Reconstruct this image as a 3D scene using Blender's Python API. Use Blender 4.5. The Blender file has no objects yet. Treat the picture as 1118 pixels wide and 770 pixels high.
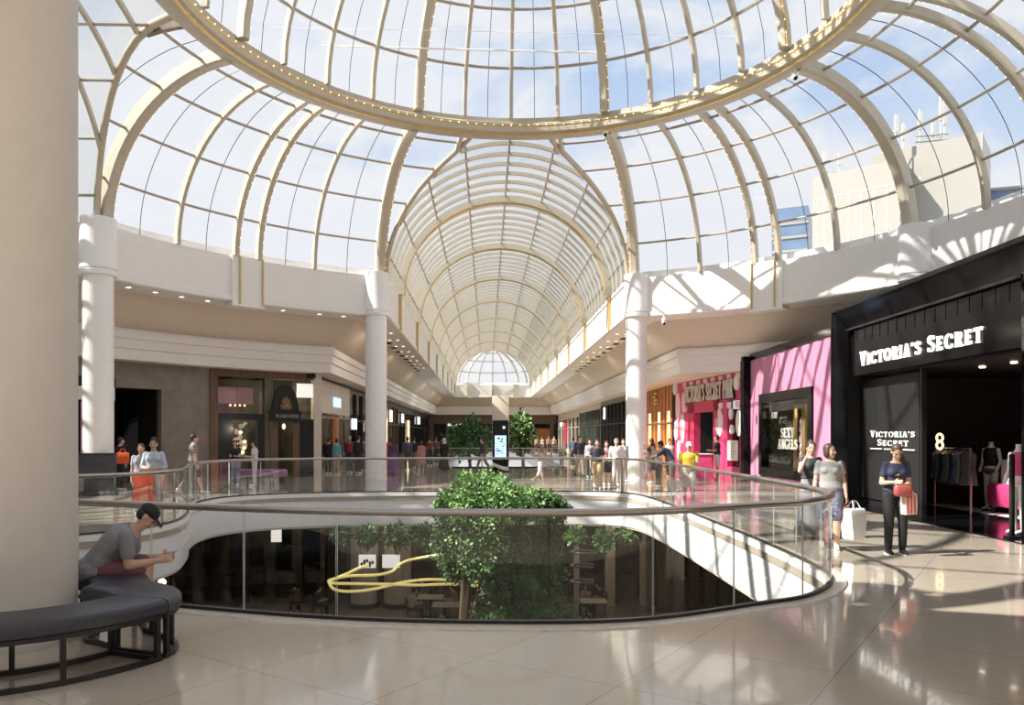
import bpy, bmesh, math, random
from math import sin, cos, pi, radians, sqrt, atan2, asin
from mathutils import Vector, Matrix, Euler
from mathutils.geometry import tessellate_polygon

random.seed(7)
SC = bpy.context.scene
COL = SC.collection
V3 = Vector

# ------------------------------------------------------------------ camera constants
F, PX, PY, EYE = 835.0, 559.0, 475.0, 1.75
def at(px, d, z):                      # real point at depth d, height z
    return V3(((px-PX)/F*d, d, z))
def zat(py, d): return EYE + (PY-py)/F*d
def ground(px, py):
    d = F*EYE/(py-PY); return V3(((px-PX)/F*d, d, 0))

# ------------------------------------------------------------------ mesh builder
class MB:
    def __init__(s): s.v=[]; s.f=[]; s.m=[]
    def add(s, vs, fs, mi=0):
        o=len(s.v); s.v.extend([tuple(p) for p in vs])
        for f in fs: s.f.append(tuple(i+o for i in f)); s.m.append(mi)
    def box(s, c, sz, rz=0, mi=0, R=None):
        c=V3(c); hx,hy,hz=[k/2 for k in sz]
        R = R or Matrix.Rotation(rz,3,'Z')
        vs=[c+R@V3((x*hx,y*hy,z*hz)) for x in(-1,1) for y in(-1,1) for z in(-1,1)]
        s.add(vs,[(0,1,3,2),(4,6,7,5),(0,4,5,1),(2,3,7,6),(0,2,6,4),(1,5,7,3)],mi); return s
    def rbox(s, c, sz, b=.02, rz=0, mi=0):     # box with bevelled edges
        c=V3(c); R=Matrix.Rotation(rz,3,'Z'); rings=[]
        hx,hy,hz=[k/2 for k in sz]; b=min(b,hx*.95,hy*.95,hz*.95)
        for (ins,z) in ((b,-hz),(b*.3,-hz+b*.3),(0,-hz+b),(0,hz-b),(b*.3,hz-b*.3),(b,hz)):
            x=hx-ins;y=hy-ins;q=b
            pts=[]
            for (sx,sy,a0) in((1,1,0),(-1,1,90),(-1,-1,180),(1,-1,270)):
                for k in range(4):
                    a=radians(a0+30*k); pts.append(c+R@V3((sx*(x-q)+q*cos(a),sy*(y-q)+q*sin(a),z)))
            rings.append(pts)
        s.loft(rings,mi=mi); return s
    def loft(s, rings, mi=0, caps=True, closed=True, loop=False):
        n=len(rings[0]); vs=[p for r in rings for p in r]; fs=[]
        R=len(rings)
        for i in range(R if loop else R-1):
            for j in range(n if closed else n-1):
                a=i*n+j; b=i*n+(j+1)%n; c=((i+1)%R)*n+(j+1)%n; d=((i+1)%R)*n+j
                fs.append((a,b,c,d))
        if caps and closed and not loop:
            fs.append(tuple(range(n-1,-1,-1))); fs.append(tuple((R-1)*n+j for j in range(n)))
        s.add(vs,fs,mi); return s
    def grid(s, rows, mi=0): return s.loft(rows,mi=mi,caps=False,closed=False)
    def frames(s, pts, up=None, loop=False):
        pts=[V3(p) for p in pts]; n=len(pts); out=[]; prev=None
        for i in range(n):
            if loop: t=pts[(i+1)%n]-pts[i-1]
            else: t=pts[min(i+1,n-1)]-pts[max(i-1,0)]
            t.normalize()
            if up is not None:
                u=V3(up); a=t.cross(u)
                if a.length<1e-5: a=t.cross(V3((0,1,0)))
            elif prev is None:
                u=V3((0,0,1)) if abs(t.z)<.9 else V3((0,1,0)); a=t.cross(u)
            else: a=t.cross(prev.cross(t)) if False else prev-(prev.dot(t))*t
            a.normalize(); b=a.cross(t); prev=a; out.append((pts[i],a,b))
        return out
    def tube(s, pts, r, n=8, loop=False, mi=0, up=None):
        fr=s.frames(pts,up,loop); rr=r if isinstance(r,(list,tuple)) else [r]*len(fr)
        s.loft([[p+(a*cos(2*pi*k/n)+b*sin(2*pi*k/n))*q for k in range(n)] for (p,a,b),q in zip(fr,rr)],mi=mi,loop=loop); return s
    def sweep(s, pts, sec, up=(0,0,1), loop=False, mi=0):   # sec: (side, up) pairs
        fr=s.frames(pts,up,loop)
        s.loft([[p+a*x+b*y for x,y in sec] for p,a,b in fr],mi=mi,loop=loop); return s
    def sweepn(s, pts, nrm, sec, loop=False, mi=0):          # explicit normals at each point
        n=len(pts); rings=[]
        for i in range(n):
            t=(V3(pts[min(i+1,n-1)])-V3(pts[max(i-1,0)])).normalized(); b=V3(nrm[i]).normalized(); a=t.cross(b).normalized()
            rings.append([V3(pts[i])+a*x+b*y for x,y in sec])
        s.loft(rings,mi=mi,loop=loop); return s
    def cap(s, p0, p1, r0, r1, n=10, mi=0):                  # tapered capsule
        p0=V3(p0);p1=V3(p1); d=p1-p0; L=d.length
        t=d.normalized() if L>1e-6 else V3((0,0,1))
        pts=[];rs=[]
        for k in(85,60,30): pts.append(p0-t*r0*sin(radians(k))); rs.append(r0*cos(radians(k)))
        pts+= [p0,p1]; rs+=[r0,r1]
        for k in(30,60,85): pts.append(p1+t*r1*sin(radians(k))); rs.append(r1*cos(radians(k)))
        s.tube(pts,rs,n,mi=mi); return s
    def chain(s, ps, rs, n=10):
        for i in range(len(ps)-1): s.cap(ps[i],ps[i+1],rs[i],rs[i+1],n)
        return s
    def ell(s, c, r, R=None, n=14, m=8, mi=0):
        c=V3(c); R=R or Matrix.Identity(3); rings=[]
        if not isinstance(r,(tuple,list)): r=(r,r,r)
        for i in range(m+1):
            a=-pi/2+pi*min(max(i/m,.02),.98)
            rings.append([c+R@V3((r[0]*cos(a)*cos(2*pi*j/n),r[1]*cos(a)*sin(2*pi*j/n),r[2]*sin(a))) for j in range(n)])
        s.loft(rings,mi=mi); return s
    def lathe(s, c, prof, n=32, mi=0):
        c=V3(c); s.loft([[c+V3((r*cos(2*pi*j/n),r*sin(2*pi*j/n),z)) for j in range(n)] for r,z in prof],mi=mi); return s
    def prism(s, poly, z0, z1, mi=0, holes=()):
        loops=[[V3((x,y,0)) for x,y in p] for p in (poly,)+tuple(holes)]
        tri=tessellate_polygon(loops); flat=[p for l in loops for p in l]; n=len(flat)
        vs=[V3((p.x,p.y,z1)) for p in flat]+[V3((p.x,p.y,z0)) for p in flat]
        fs=[]
        for t in tri:
            a,b,c=[flat[i] for i in t]
            if (b-a).cross(c-a).z<0: t=(t[0],t[2],t[1])
            fs.append(tuple(t)); fs.append(tuple(i+n for i in reversed(t)))
        o=0
        for l in loops:
            for i in range(len(l)):
                j=(i+1)%len(l); fs.append((o+i,o+j,o+j+n,o+i+n))
            o+=len(l)
        s.add(vs,fs,mi); return s

def link(o, parent=None, world=True):
    COL.objects.link(o)
    if parent is not None:
        o.parent=parent
        if world: o.matrix_parent_inverse=parent.matrix_basis.inverted()
    return o
def mesh_of(name, mb, mats, smooth=40, recalc=True):
    me=bpy.data.meshes.new(name); me.from_pydata(mb.v,[],mb.f)
    if not isinstance(mats,(list,tuple)): mats=[mats]
    for m in mats: me.materials.append(m)
    if len(mats)>1: me.polygons.foreach_set('material_index',mb.m)
    if recalc:
        bm=bmesh.new(); bm.from_mesh(me); bmesh.ops.recalc_face_normals(bm,faces=bm.faces); bm.to_mesh(me); bm.free()
    if smooth:
        me.polygons.foreach_set('use_smooth',[True]*len(me.polygons)); me.set_sharp_from_angle(angle=radians(smooth))
    me.update(); return me
def obj(name, mb, mats, parent=None, smooth=40, world=True, recalc=True):
    return link(bpy.data.objects.new(name, mesh_of(name,mb,mats,smooth,recalc)),parent,world)
def remeshed(name, mb, mat, parent, voxel, world=False, it=4):
    me=mesh_of(name+'_raw',mb,mat,0); o=bpy.data.objects.new(name,me); COL.objects.link(o)
    r=o.modifiers.new('r','REMESH'); r.mode='VOXEL'; r.voxel_size=voxel; r.use_smooth_shade=True
    q=o.modifiers.new('s','SMOOTH'); q.factor=.5; q.iterations=it
    dg=bpy.context.evaluated_depsgraph_get(); nm=bpy.data.meshes.new_from_object(o.evaluated_get(dg))
    o.modifiers.clear(); o.data=nm; bpy.data.meshes.remove(me); nm.name=name
    if not nm.materials: nm.materials.append(mat)
    else: nm.materials[0]=mat
    nm.polygons.foreach_set('use_smooth',[True]*len(nm.polygons))
    COL.objects.unlink(o); return link(o,parent,world)
def thing(name, label, cat, loc=(0,0,0), rz=0, group=None):
    o=bpy.data.objects.new(name,None); o.empty_display_size=.2; COL.objects.link(o); o.location=loc; o.rotation_euler=(0,0,rz)
    o.matrix_basis=Matrix.Translation(V3(loc))@Matrix.Rotation(rz,4,'Z')
    return tag(o,label,cat,group)
def tag(o, label=None, cat=None, group=None, kind=None):
    if label: o['label']=label
    if cat: o['category']=cat
    if group: o['group']=group
    if kind: o['kind']=kind
    return o
def struct(name, mb, m, parent=None, smooth=40, recalc=True):
    o=obj(name,mb,m,parent,smooth,recalc=recalc)
    if parent is None: o['kind']='structure'
    return o
def copy_tree(o, parent=None):
    c=o.copy(); COL.objects.link(c)
    if parent is not None: c.parent=parent
    for ch in list(o.children): copy_tree(ch,c)
    return c

# ------------------------------------------------------------------ materials
MT={}
def mat(name, col, rough=.5, metal=0, spec=.5, var=.06, scale=6, bump=0, emit=None, estr=0, coat=0, stretch=None):
    m=bpy.data.materials.new(name); m.use_nodes=True; nt=m.node_tree; b=nt.nodes['Principled BSDF']
    b.inputs['Roughness'].default_value=rough; b.inputs['Metallic'].default_value=metal
    b.inputs['Specular IOR Level'].default_value=spec; b.inputs['Coat Weight'].default_value=coat
    tc=nt.nodes.new('ShaderNodeTexCoord'); no=nt.nodes.new('ShaderNodeTexNoise'); no.inputs['Scale'].default_value=scale; no.inputs['Detail'].default_value=4
    src=tc.outputs['Object']
    if stretch:
        mp=nt.nodes.new('ShaderNodeMapping'); mp.inputs['Scale'].default_value=stretch; nt.links.new(src,mp.inputs[0]); src=mp.outputs[0]
    nt.links.new(src,no.inputs['Vector'])
    rp=nt.nodes.new('ShaderNodeValToRGB'); rp.color_ramp.elements[0].position=.3; rp.color_ramp.elements[1].position=.7
    rp.color_ramp.elements[0].color=[max(0,c*(1-var)) for c in col]+[1]; rp.color_ramp.elements[1].color=[min(1,c*(1+var)) for c in col]+[1]
    nt.links.new(no.outputs[0],rp.inputs[0]); nt.links.new(rp.outputs[0],b.inputs['Base Color'])
    if bump:
        bp=nt.nodes.new('ShaderNodeBump'); bp.inputs['Strength'].default_value=bump; bp.inputs['Distance'].default_value=.01
        nt.links.new(no.outputs[0],bp.inputs['Height']); nt.links.new(bp.outputs[0],b.inputs['Normal'])
    if emit:
        b.inputs['Emission Color'].default_value=list(emit)+[1]; b.inputs['Emission Strength'].default_value=estr
    MT[name]=m; return m
def glass(name, tint, spec=.5, rough=0.0, opac=0.0, base=(.8,.8,.8), refl=1.0):
    m=bpy.data.materials.new(name); m.use_nodes=True; nt=m.node_tree; nt.nodes.clear()
    out=nt.nodes.new('ShaderNodeOutputMaterial'); tr=nt.nodes.new('ShaderNodeBsdfTransparent'); tr.inputs[0].default_value=list(tint)+[1]
    gl=nt.nodes.new('ShaderNodeBsdfGlossy'); gl.inputs['Roughness'].default_value=rough
    fr=nt.nodes.new('ShaderNodeFresnel'); ge=nt.nodes.new('ShaderNodeNewGeometry'); io=nt.nodes.new('ShaderNodeMapRange'); io.inputs[3].default_value=1.45; io.inputs[4].default_value=1/1.45; nt.links.new(ge.outputs['Backfacing'],io.inputs[0]); nt.links.new(io.outputs[0],fr.inputs[0])
    mu=nt.nodes.new('ShaderNodeMath'); mu.operation='MULTIPLY'; mu.inputs[1].default_value=refl; nt.links.new(fr.outputs[0],mu.inputs[0])
    mx=nt.nodes.new('ShaderNodeMixShader'); nt.links.new(mu.outputs[0],mx.inputs[0]); nt.links.new(tr.outputs[0],mx.inputs[1]); nt.links.new(gl.outputs[0],mx.inputs[2])
    last=mx
    if opac:
        df=nt.nodes.new('ShaderNodeBsdfDiffuse'); df.inputs[0].default_value=list(base)+[1]
        tl=nt.nodes.new('ShaderNodeBsdfTranslucent'); tl.inputs[0].default_value=list(base)+[1]
        m0=nt.nodes.new('ShaderNodeMixShader'); m0.inputs[0].default_value=.6; nt.links.new(df.outputs[0],m0.inputs[1]); nt.links.new(tl.outputs[0],m0.inputs[2])
        m2=nt.nodes.new('ShaderNodeMixShader'); m2.inputs[0].default_value=opac; nt.links.new(mx.outputs[0],m2.inputs[1]); nt.links.new(m0.outputs[0],m2.inputs[2]); last=m2
    nt.links.new(last.outputs[0],out.inputs[0]); MT[name]=m; return m
def emis(name, col, s):
    m=bpy.data.materials.new(name); m.use_nodes=True; nt=m.node_tree; b=nt.nodes['Principled BSDF']
    b.inputs['Base Color'].default_value=list(col)+[1]; b.inputs['Emission Color'].default_value=list(col)+[1]; b.inputs['Emission Strength'].default_value=s
    MT[name]=m; return m

def floor_mat(name, c1, c2, joint, tile, rough, rot=0):
    m=bpy.data.materials.new(name); m.use_nodes=True; nt=m.node_tree; b=nt.nodes['Principled BSDF']; N=nt.nodes.new; L=nt.links.new
    tc=N('ShaderNodeTexCoord'); mp=N('ShaderNodeMapping'); mp.inputs['Rotation'].default_value=(0,0,rot); L(tc.outputs['Object'],mp.inputs[0])
    br=N('ShaderNodeTexBrick'); br.offset=0; br.squash=1; br.inputs['Scale'].default_value=1; br.inputs['Brick Width'].default_value=tile[0]; br.inputs['Row Height'].default_value=tile[1]
    br.inputs['Mortar Size'].default_value=.004; br.inputs['Mortar Smooth'].default_value=.1; br.inputs['Bias'].default_value=0
    br.inputs['Color1'].default_value=c1+(1,); br.inputs['Color2'].default_value=c2+(1,); br.inputs['Mortar'].default_value=joint+(1,); L(mp.outputs[0],br.inputs['Vector'])
    no=N('ShaderNodeTexNoise'); no.inputs['Scale'].default_value=5; no.inputs['Detail'].default_value=8; L(tc.outputs['Object'],no.inputs['Vector'])
    mx=N('ShaderNodeMix'); mx.data_type='RGBA'; mx.blend_type='MULTIPLY'; mx.inputs[0].default_value=.25; L(br.outputs[0],mx.inputs[6])
    rp=N('ShaderNodeValToRGB'); rp.color_ramp.elements[0].color=(.7,.7,.7,1); L(no.outputs[0],rp.inputs[0]); L(rp.outputs[0],mx.inputs[7]); L(mx.outputs[2],b.inputs['Base Color'])
    b.inputs['Roughness'].default_value=rough; b.inputs['Specular IOR Level'].default_value=.5; b.inputs['Coat Weight'].default_value=.35; b.inputs['Coat Roughness'].default_value=.03
    MT[name]=m; return m

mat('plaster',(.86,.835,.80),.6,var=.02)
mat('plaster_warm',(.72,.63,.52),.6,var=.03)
mat('white_paint',(.90,.89,.87),.35,var=.02)
mat('cream_steel',(.50,.445,.35),.45,var=.05)
mat('cream_light',(.52,.475,.39),.45,var=.04)
mat('grey_steel',(.36,.32,.27),.4,metal=.2,var=.05)
mat('gold',(.62,.46,.18),.4,metal=.5,var=.1)
emis('bulb',(1,.85,.55),1.3)
emis('downlight',(1,.82,.58),4)
mat('stainless',(.46,.42,.38),.25,metal=.9,var=.04,scale=30)
mat('dark_metal',(.035,.033,.035),.35,metal=.5,var=.1)
mat('black_gloss',(.006,.006,.007),.10,spec=.22,var=.3,scale=3)
mat('black_matte',(.010,.010,.010),.6,var=.2)
mat('charcoal',(.055,.055,.065),.7,var=.12,scale=60,bump=.1)
mat('leather',(.035,.035,.05),.42,var=.12,scale=80,bump=.05)
mat('stone_kerb',(.68,.62,.53),.25,var=.08,scale=12)
mat('stone_wall',(.25,.21,.175),.55,var=.16,scale=2.2,bump=.05)
mat('pink_gloss',(.56,.235,.365),.45,var=.08,scale=3,stretch=(8,8,.15))
mat('hot_pink',(.66,.06,.19),.4,var=.12)
mat('crimson',(.60,.035,.10),.4,var=.15)
mat('pale_pink',(.93,.66,.72),.5,var=.08)
mat('off_white',(.85,.82,.76),.5,var=.04)
mat('timber_orange',(.52,.20,.06),.45,var=.35,scale=3,stretch=(6,6,.3))
mat('timber_brown',(.14,.085,.05),.5,var=.3,scale=3,stretch=(6,6,.3))
mat('green_grey',(.10,.12,.10),.3,var=.2)
mat('pale_stone',(.62,.57,.50),.5,var=.08)
emis('sign_white',(1,.97,.92),.85)
emis('sign_soft',(.95,.92,.86),.5)
emis('screen_blue',(.45,.66,.95),1.0)
emis('warm_lit',(1,.72,.38),1.6)
emis('poster_brown',(.42,.17,.12),.25)
mat('dark_int',(.018,.016,.015),.6,var=.3,scale=2)
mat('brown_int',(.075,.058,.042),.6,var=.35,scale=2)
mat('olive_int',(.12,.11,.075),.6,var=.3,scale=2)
glass('dome_glass',(.97,.98,.99),opac=.012,base=(.9,.92,.95),refl=.6)
glass('vault_glass',(.86,.86,.84),opac=.03,base=(.9,.9,.9),refl=.6)
glass('rail_glass',(.982,.987,.982),refl=1.0)
glass('dark_shop_glass',(.9,.9,.9),refl=.25)
glass('shop_glass',(.88,.88,.86),refl=.8)
mat('glass_edge',(.62,.68,.64),.2,var=.03)
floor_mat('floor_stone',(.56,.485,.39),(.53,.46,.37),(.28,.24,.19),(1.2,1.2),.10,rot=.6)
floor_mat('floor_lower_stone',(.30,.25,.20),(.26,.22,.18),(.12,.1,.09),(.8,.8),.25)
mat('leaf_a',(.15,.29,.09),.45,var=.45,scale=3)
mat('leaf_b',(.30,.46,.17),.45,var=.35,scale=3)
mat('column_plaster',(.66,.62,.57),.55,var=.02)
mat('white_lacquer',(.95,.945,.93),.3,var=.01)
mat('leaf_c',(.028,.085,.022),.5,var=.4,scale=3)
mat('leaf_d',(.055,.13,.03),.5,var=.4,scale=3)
mat('bark',(.12,.08,.05),.8,var=.3)
mat('concrete_white',(.30,.285,.25),.7,var=.03)
mat('blue_glazing',(.13,.19,.29),.2,var=.15,scale=.4)
mat('light_tube',(.85,.70,.25),.3,emit=(1,.78,.25),estr=.25)
# ------------------------------------------------------------------ lettering drawn as strokes (unit cap height)
def arcp(cx,cy,rx,ry,a0,a1,n=12): return [(cx+rx*cos(radians(a0+(a1-a0)*i/n)),cy+ry*sin(radians(a0+(a1-a0)*i/n))) for i in range(n+1)]
TH,TN=.135,.05
def ser(x,y,w=.26): return ([(x-w/2,y),(x+w/2,y)],[.05,.05])
def bowl(pts):   # thick on the sides, thin on top/bottom
    out=[]
    for i in range(len(pts)):
        a=pts[max(i-1,0)];b=pts[min(i+1,len(pts)-1)]; dx,dy=b[0]-a[0],b[1]-a[1]; l=math.hypot(dx,dy) or 1
        out.append(TN+(TH-TN)*abs(dy)/l)
    return out
def G(ch):
    S=[]
    def st(p,w): S.append((p,w if isinstance(w,list) else [w]*len(p)))
    if ch=='I': st([(.14,0),(.14,1)],TH); S.append(ser(.14,.025));S.append(ser(.14,.975)); return S,.28
    if ch=='V': st([(.12,1),(.40,0)],TH); st([(.66,1),(.40,0)],TN); S.append(ser(.12,.975));S.append(ser(.66,.975,.2)); return S,.78
    if ch=='W': 
        st([(.10,1),(.32,0)],TH); st([(.52,1),(.32,0)],TN); st([(.52,1),(.74,0)],TH); st([(.94,1),(.74,0)],TN); S.append(ser(.1,.975));S.append(ser(.52,.975));S.append(ser(.94,.975)); return S,1.04
    if ch=='A': st([(.10,0),(.38,1)],TN); st([(.66,0),(.38,1)],TH); st([(.2,.34),(.56,.34)],TN); S.append(ser(.1,.025));S.append(ser(.66,.025)); return S,.78
    if ch=='C':
        p=arcp(.46,.5,.38,.48,40,320,16); st(p,bowl(p)); st([(.76,.86),(.76,.66)],.05); st([(.76,.30),(.76,.14)],.04); return S,.84
    if ch=='O':
        p=arcp(.46,.5,.38,.48,0,360,22); st(p,bowl(p)); return S,.92
    if ch=='D':
        st([(.16,0),(.16,1)],TH); p=[(.1,.97),(.3,.97)]+arcp(.36,.5,.38,.47,90,-90,12)+[(.1,.03)]; st(p,bowl(p)); return S,.84
    if ch=='T': st([(.36,0),(.36,1)],TH); st([(.02,.97),(.70,.97)],.06); st([(.04,1),(.04,.78)],.05); st([(.68,1),(.68,.78)],.05); S.append(ser(.36,.025)); return S,.72
    if ch in'PRB':
        st([(.16,0),(.16,1)],TH); S.append(ser(.16,.025));S.append(ser(.12,.975,.2))
        p=[(.2,.97),(.34,.97)]+arcp(.36,.735,.22,.235,90,-90,8)+[(.2,.5)]; st(p,bowl(p))
        if ch=='R': st([(.34,.5),(.64,0)],TH); S.append(ser(.68,.025,.16))
        if ch=='B': p=[(.2,.5),(.36,.5)]+arcp(.38,.26,.26,.235,90,-90,8)+[(.2,.03)]; st(p,bowl(p))
        return S,.74
    if ch=='S':
        p=arcp(.34,.74,.22,.23,25,215,9)+[(.24,.56),(.44,.45)]+arcp(.34,.26,.24,.23,45,-155,9)
        w=[TN+(.10 if 6<=i<=len(p)-8 else .0) for i in range(len(p))]; st(p,w); st([(.57,.95),(.57,.72)],.045); st([(.09,.28),(.09,.05)],.045); return S,.66
    if ch in'EL':
        st([(.16,0),(.16,1)],TH); st([(.04,.03),(.58,.03)],TN); st([(.57,.03),(.57,.24)],.045)
        if ch=='E': st([(.04,.97),(.56,.97)],TN); st([(.55,.97),(.55,.78)],.045); st([(.2,.51),(.44,.51)],TN); st([(.44,.62),(.44,.4)],.045)
        else: S.append(ser(.16,.975))
        return S,.66
    if ch=='N': st([(.12,0),(.12,1)],TN); st([(.12,1),(.68,0)],TH); st([(.68,0),(.68,1)],TN); S+= [ser(.12,.025),ser(.1,.975,.2),ser(.68,.975)]; return S,.82
    if ch=='M': st([(.12,0),(.16,1)],TN); st([(.18,1),(.46,.05)],TH); st([(.46,.05),(.76,1)],TN); st([(.8,0),(.76,1)],TH); S+=[ser(.12,.025),ser(.8,.025)]; return S,.94
    if ch=='K': st([(.16,0),(.16,1)],TH); st([(.22,.42),(.62,1)],TN); st([(.32,.55),(.66,0)],TH); S+=[ser(.16,.025),ser(.16,.975),ser(.68,.025,.2),ser(.62,.975,.2)]; return S,.78
    if ch=='X': st([(.12,1),(.64,0)],TH); st([(.12,0),(.64,1)],TN); S+=[ser(.12,.025),ser(.12,.975),ser(.64,.025),ser(.64,.975)]; return S,.76
    if ch=='Y': st([(.08,1),(.36,.48)],TH); st([(.64,1),(.36,.48)],TN); st([(.36,.5),(.36,0)],TH); S+=[ser(.36,.025),ser(.08,.975),ser(.64,.975,.2)]; return S,.72
    if ch=='G':
        p=arcp(.46,.5,.38,.48,40,320,16); st(p,bowl(p)); st([(.74,.44),(.74,.1)],.12); S.append(ser(.7,.44)); return S,.86
    if ch=='H': st([(.14,0),(.14,1)],TH); st([(.66,0),(.66,1)],TH); st([(.14,.5),(.66,.5)],TN); S+=[ser(.14,.025),ser(.14,.975),ser(.66,.025),ser(.66,.975)]; return S,.8
    if ch=="'": st([(.10,1),(.10,.9),(.06,.72)],[.14,.13,.03]); return S,.2
    if ch=='-': st([(.05,.4),(.3,.4)],.07); return S,.35
    return S,.34
def letters(parent, matl, text, o, u, w, n, height, length, thick=.03, small=None, bold=1.0, gap=.16):
    mbs=word(None,text,o,u,w,n,height,length,thick,small,bold,gap)
    for q in mbs: obj('letter',q,matl,parent)
def word(mb, text, o, u, w, n, height, length, thick=.03, small=None, bold=1.0, gap=.12):
    """lay text from point o along u (unit), up w, facing n; squeezed to the given length; small = share of height for non-initial letters"""
    o,u,w,n=[V3(q) for q in(o,u,w,n)]
    adv=0; lay=[]; first=True
    for ch in text:
        S,a=G(ch); k=1.0 if (small is None or first) else small
        first = ch==' '
        lay.append((S,adv,k)); adv+=a*k+gap
    sx=length/(adv-gap); outl=[]
    for S,x0,k in lay:
        mb_=mb
        if mb is None:
            mb_=MB()
            if S: outl.append(mb_)
        for pts,ws in S:
            P=[(x0+p[0]*k,p[1]*k) for p in pts]; L=[];R=[]
            for i in range(len(P)):
                a=P[max(i-1,0)];b=P[min(i+1,len(P)-1)]; dx,dy=b[0]-a[0],b[1]-a[1]; l=math.hypot(dx,dy) or 1
                hw=ws[i]*k/2*bold; L.append((P[i][0]-dy/l*hw,P[i][1]+dx/l*hw)); R.append((P[i][0]+dy/l*hw,P[i][1]-dx/l*hw))
            f=lambda q,d: o+u*(q[0]*sx)+w*(q[1]*height)+n*d
            mb_.loft([[f(l,0),f(l,thick),f(r,thick),f(r,0)] for l,r in zip(L,R)])
    return mb if mb is not None else outl
class Fr:
    """a vertical facade: u along it from p0 to p1 (seen left to right), d outward to the viewer's side"""
    def __init__(s,p0,p1):
        s.o=V3((p0[0],p0[1],0)); q=V3((p1[0],p1[1],0)); s.L=(q-s.o).length; s.u=(q-s.o).normalized(); s.n=V3((s.u.y,-s.u.x,0)); s.a=atan2(s.u.y,s.u.x)
    def p(s,u,z,d=0): return s.o+s.u*u+s.n*d+V3((0,0,z))
    def box(s,mb,u0,u1,z0,z1,d0,d1,mi=0):
        vs=[s.p(u,z,d) for u in(u0,u1) for d in(d0,d1) for z in(z0,z1)]
        mb.add(vs,[(0,1,3,2),(4,6,7,5),(0,4,5,1),(2,3,7,6),(0,2,6,4),(1,5,7,3)],mi); return mb
    def B(s,*a,**k): return s.box(MB(),*a,**k)
    def poly(s,mb,pts,d0,d1,mi=0):
        n=len(pts); tri=tessellate_polygon([[V3((x,z,0)) for x,z in pts]])
        vs=[s.p(u,z,d1) for u,z in pts]+[s.p(u,z,d0) for u,z in pts]
        fs=[tuple(t) for t in tri]+[tuple(i+n for i in t) for t in tri]+[(i,(i+1)%n,(i+1)%n+n,i+n) for i in range(n)]
        mb.add(vs,fs,mi); return mb
    def u_at(s,px):   # where the sight line through column px meets this facade
        k=(px-PX)/F
        return (k*s.o.y-s.o.x)/(s.u.x-k*s.u.y)
    def z_at(s,px,py): return zat(py,s.p(s.u_at(px),0).y)
SKY,SUN,EXPO,DL=0.80,7.5,0.45,20
# ------------------------------------------------------------------ plan of the place
CX,CY,PHI=.25,18.1,.034
RD=13.2; HW=4.75; DEND=77.6; ZS=8.0
VW,VR=4.8,4.45          # vault half width and rise
def l2w(x,y,z=0): return V3((CX+x*cos(PHI)-y*sin(PHI), CY+x*sin(PHI)+y*cos(PHI), z))
def pol(th,r,z=0): return l2w(r*sin(radians(th)),r*cos(radians(th)),z)      # th from the corridor axis towards the right
def shell(t): return 8.6+4.6*cos(radians(t)), ZS+4.25*sin(radians(t))
def shell_r(z): return 8.6+4.6*sqrt(max(0,1-((z-ZS)/4.25)**2))

# floor openings
RAW=[(-0.16,7.02),(1.2,7.13),(2.54,7.81),(3.13,8.15),(3.62,8.75),(3.9,9.4),(4.0,10.2),(4.05,12),(4.03,14),(3.95,17.6),(3.82,20.5),(3.55,22.3),(2.9,23.1),(1.6,23.4),(0,23.5),
     (-3.5,23.25),(-6.4,22.6),(-7.8,21.5),(-8.1,20),(-7.7,18.2),(-7.15,16.8),(-6.75,15.3),(-6.9,14.0),(-7.6,13.1),(-8.6,12.4),(-9.1,11.3),(-8.5,10.0),(-6.5,8.95),(-4.9,8.25),(-3.43,7.72),(-1.71,7.2)]
def catmull(P,k=8):
    out=[];n=len(P)
    for i in range(n):
        p0,p1,p2,p3=[V3((*P[(i+j-1)%n],0)) for j in range(4)]
        for s in range(k):
            t=s/k; out.append(.5*((2*p1)+(p2-p0)*t+(2*p0-5*p1+4*p2-p3)*t*t+(3*p1-p0-3*p2+p3)*t**3))
    return out
def resample(P,step,loop=True):
    Q=P+[P[0]] if loop else P
    L=[0]
    for a,b in zip(Q,Q[1:]): L.append(L[-1]+(b-a).length)
    n=max(3,round(L[-1]/step)); out=[];j=0
    for i in range(n if loop else n+1):
        d=L[-1]*i/n
        while j<len(Q)-2 and L[j+1]<d: j+=1
        f=(d-L[j])/max(1e-9,L[j+1]-L[j]); out.append(Q[j].lerp(Q[j+1],f))
    return out
VOID=resample(catmull(RAW),.125)
NV=len(VOID)
def outn(P,i):       # outward normal of a counter-clockwise loop
    t=(P[(i+1)%len(P)]-P[i-1]).normalized(); return V3((t.y,-t.x,0))
VN=[outn(VOID,i) for i in range(NV)]
def voff(d,z=0): return [p+n*d+V3((0,0,z)) for p,n in zip(VOID,VN)]
xy=lambda L:[(p.x,p.y) for p in L]
VOID2=[l2w(x,y) for x,y in((-3.3,21.9),(3.3,21.9),(3.4,22.3),(3.4,66),(-3.4,66),(-3.4,22.3))]

EXT=[(-46,-9),(24,-9),(24,34),(13,34),(13,104),(-24,104),(-24,44),(-46,44)]
struct('floor',MB().prism(EXT,-.22,0,holes=(xy(voff(-.05)),xy(VOID2))),MT['floor_stone'])
struct('ceiling_lower',MB().prism(EXT,-1.03,-.96,holes=(xy(voff(.02)),xy(VOID2))),MT['plaster_warm'])
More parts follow.
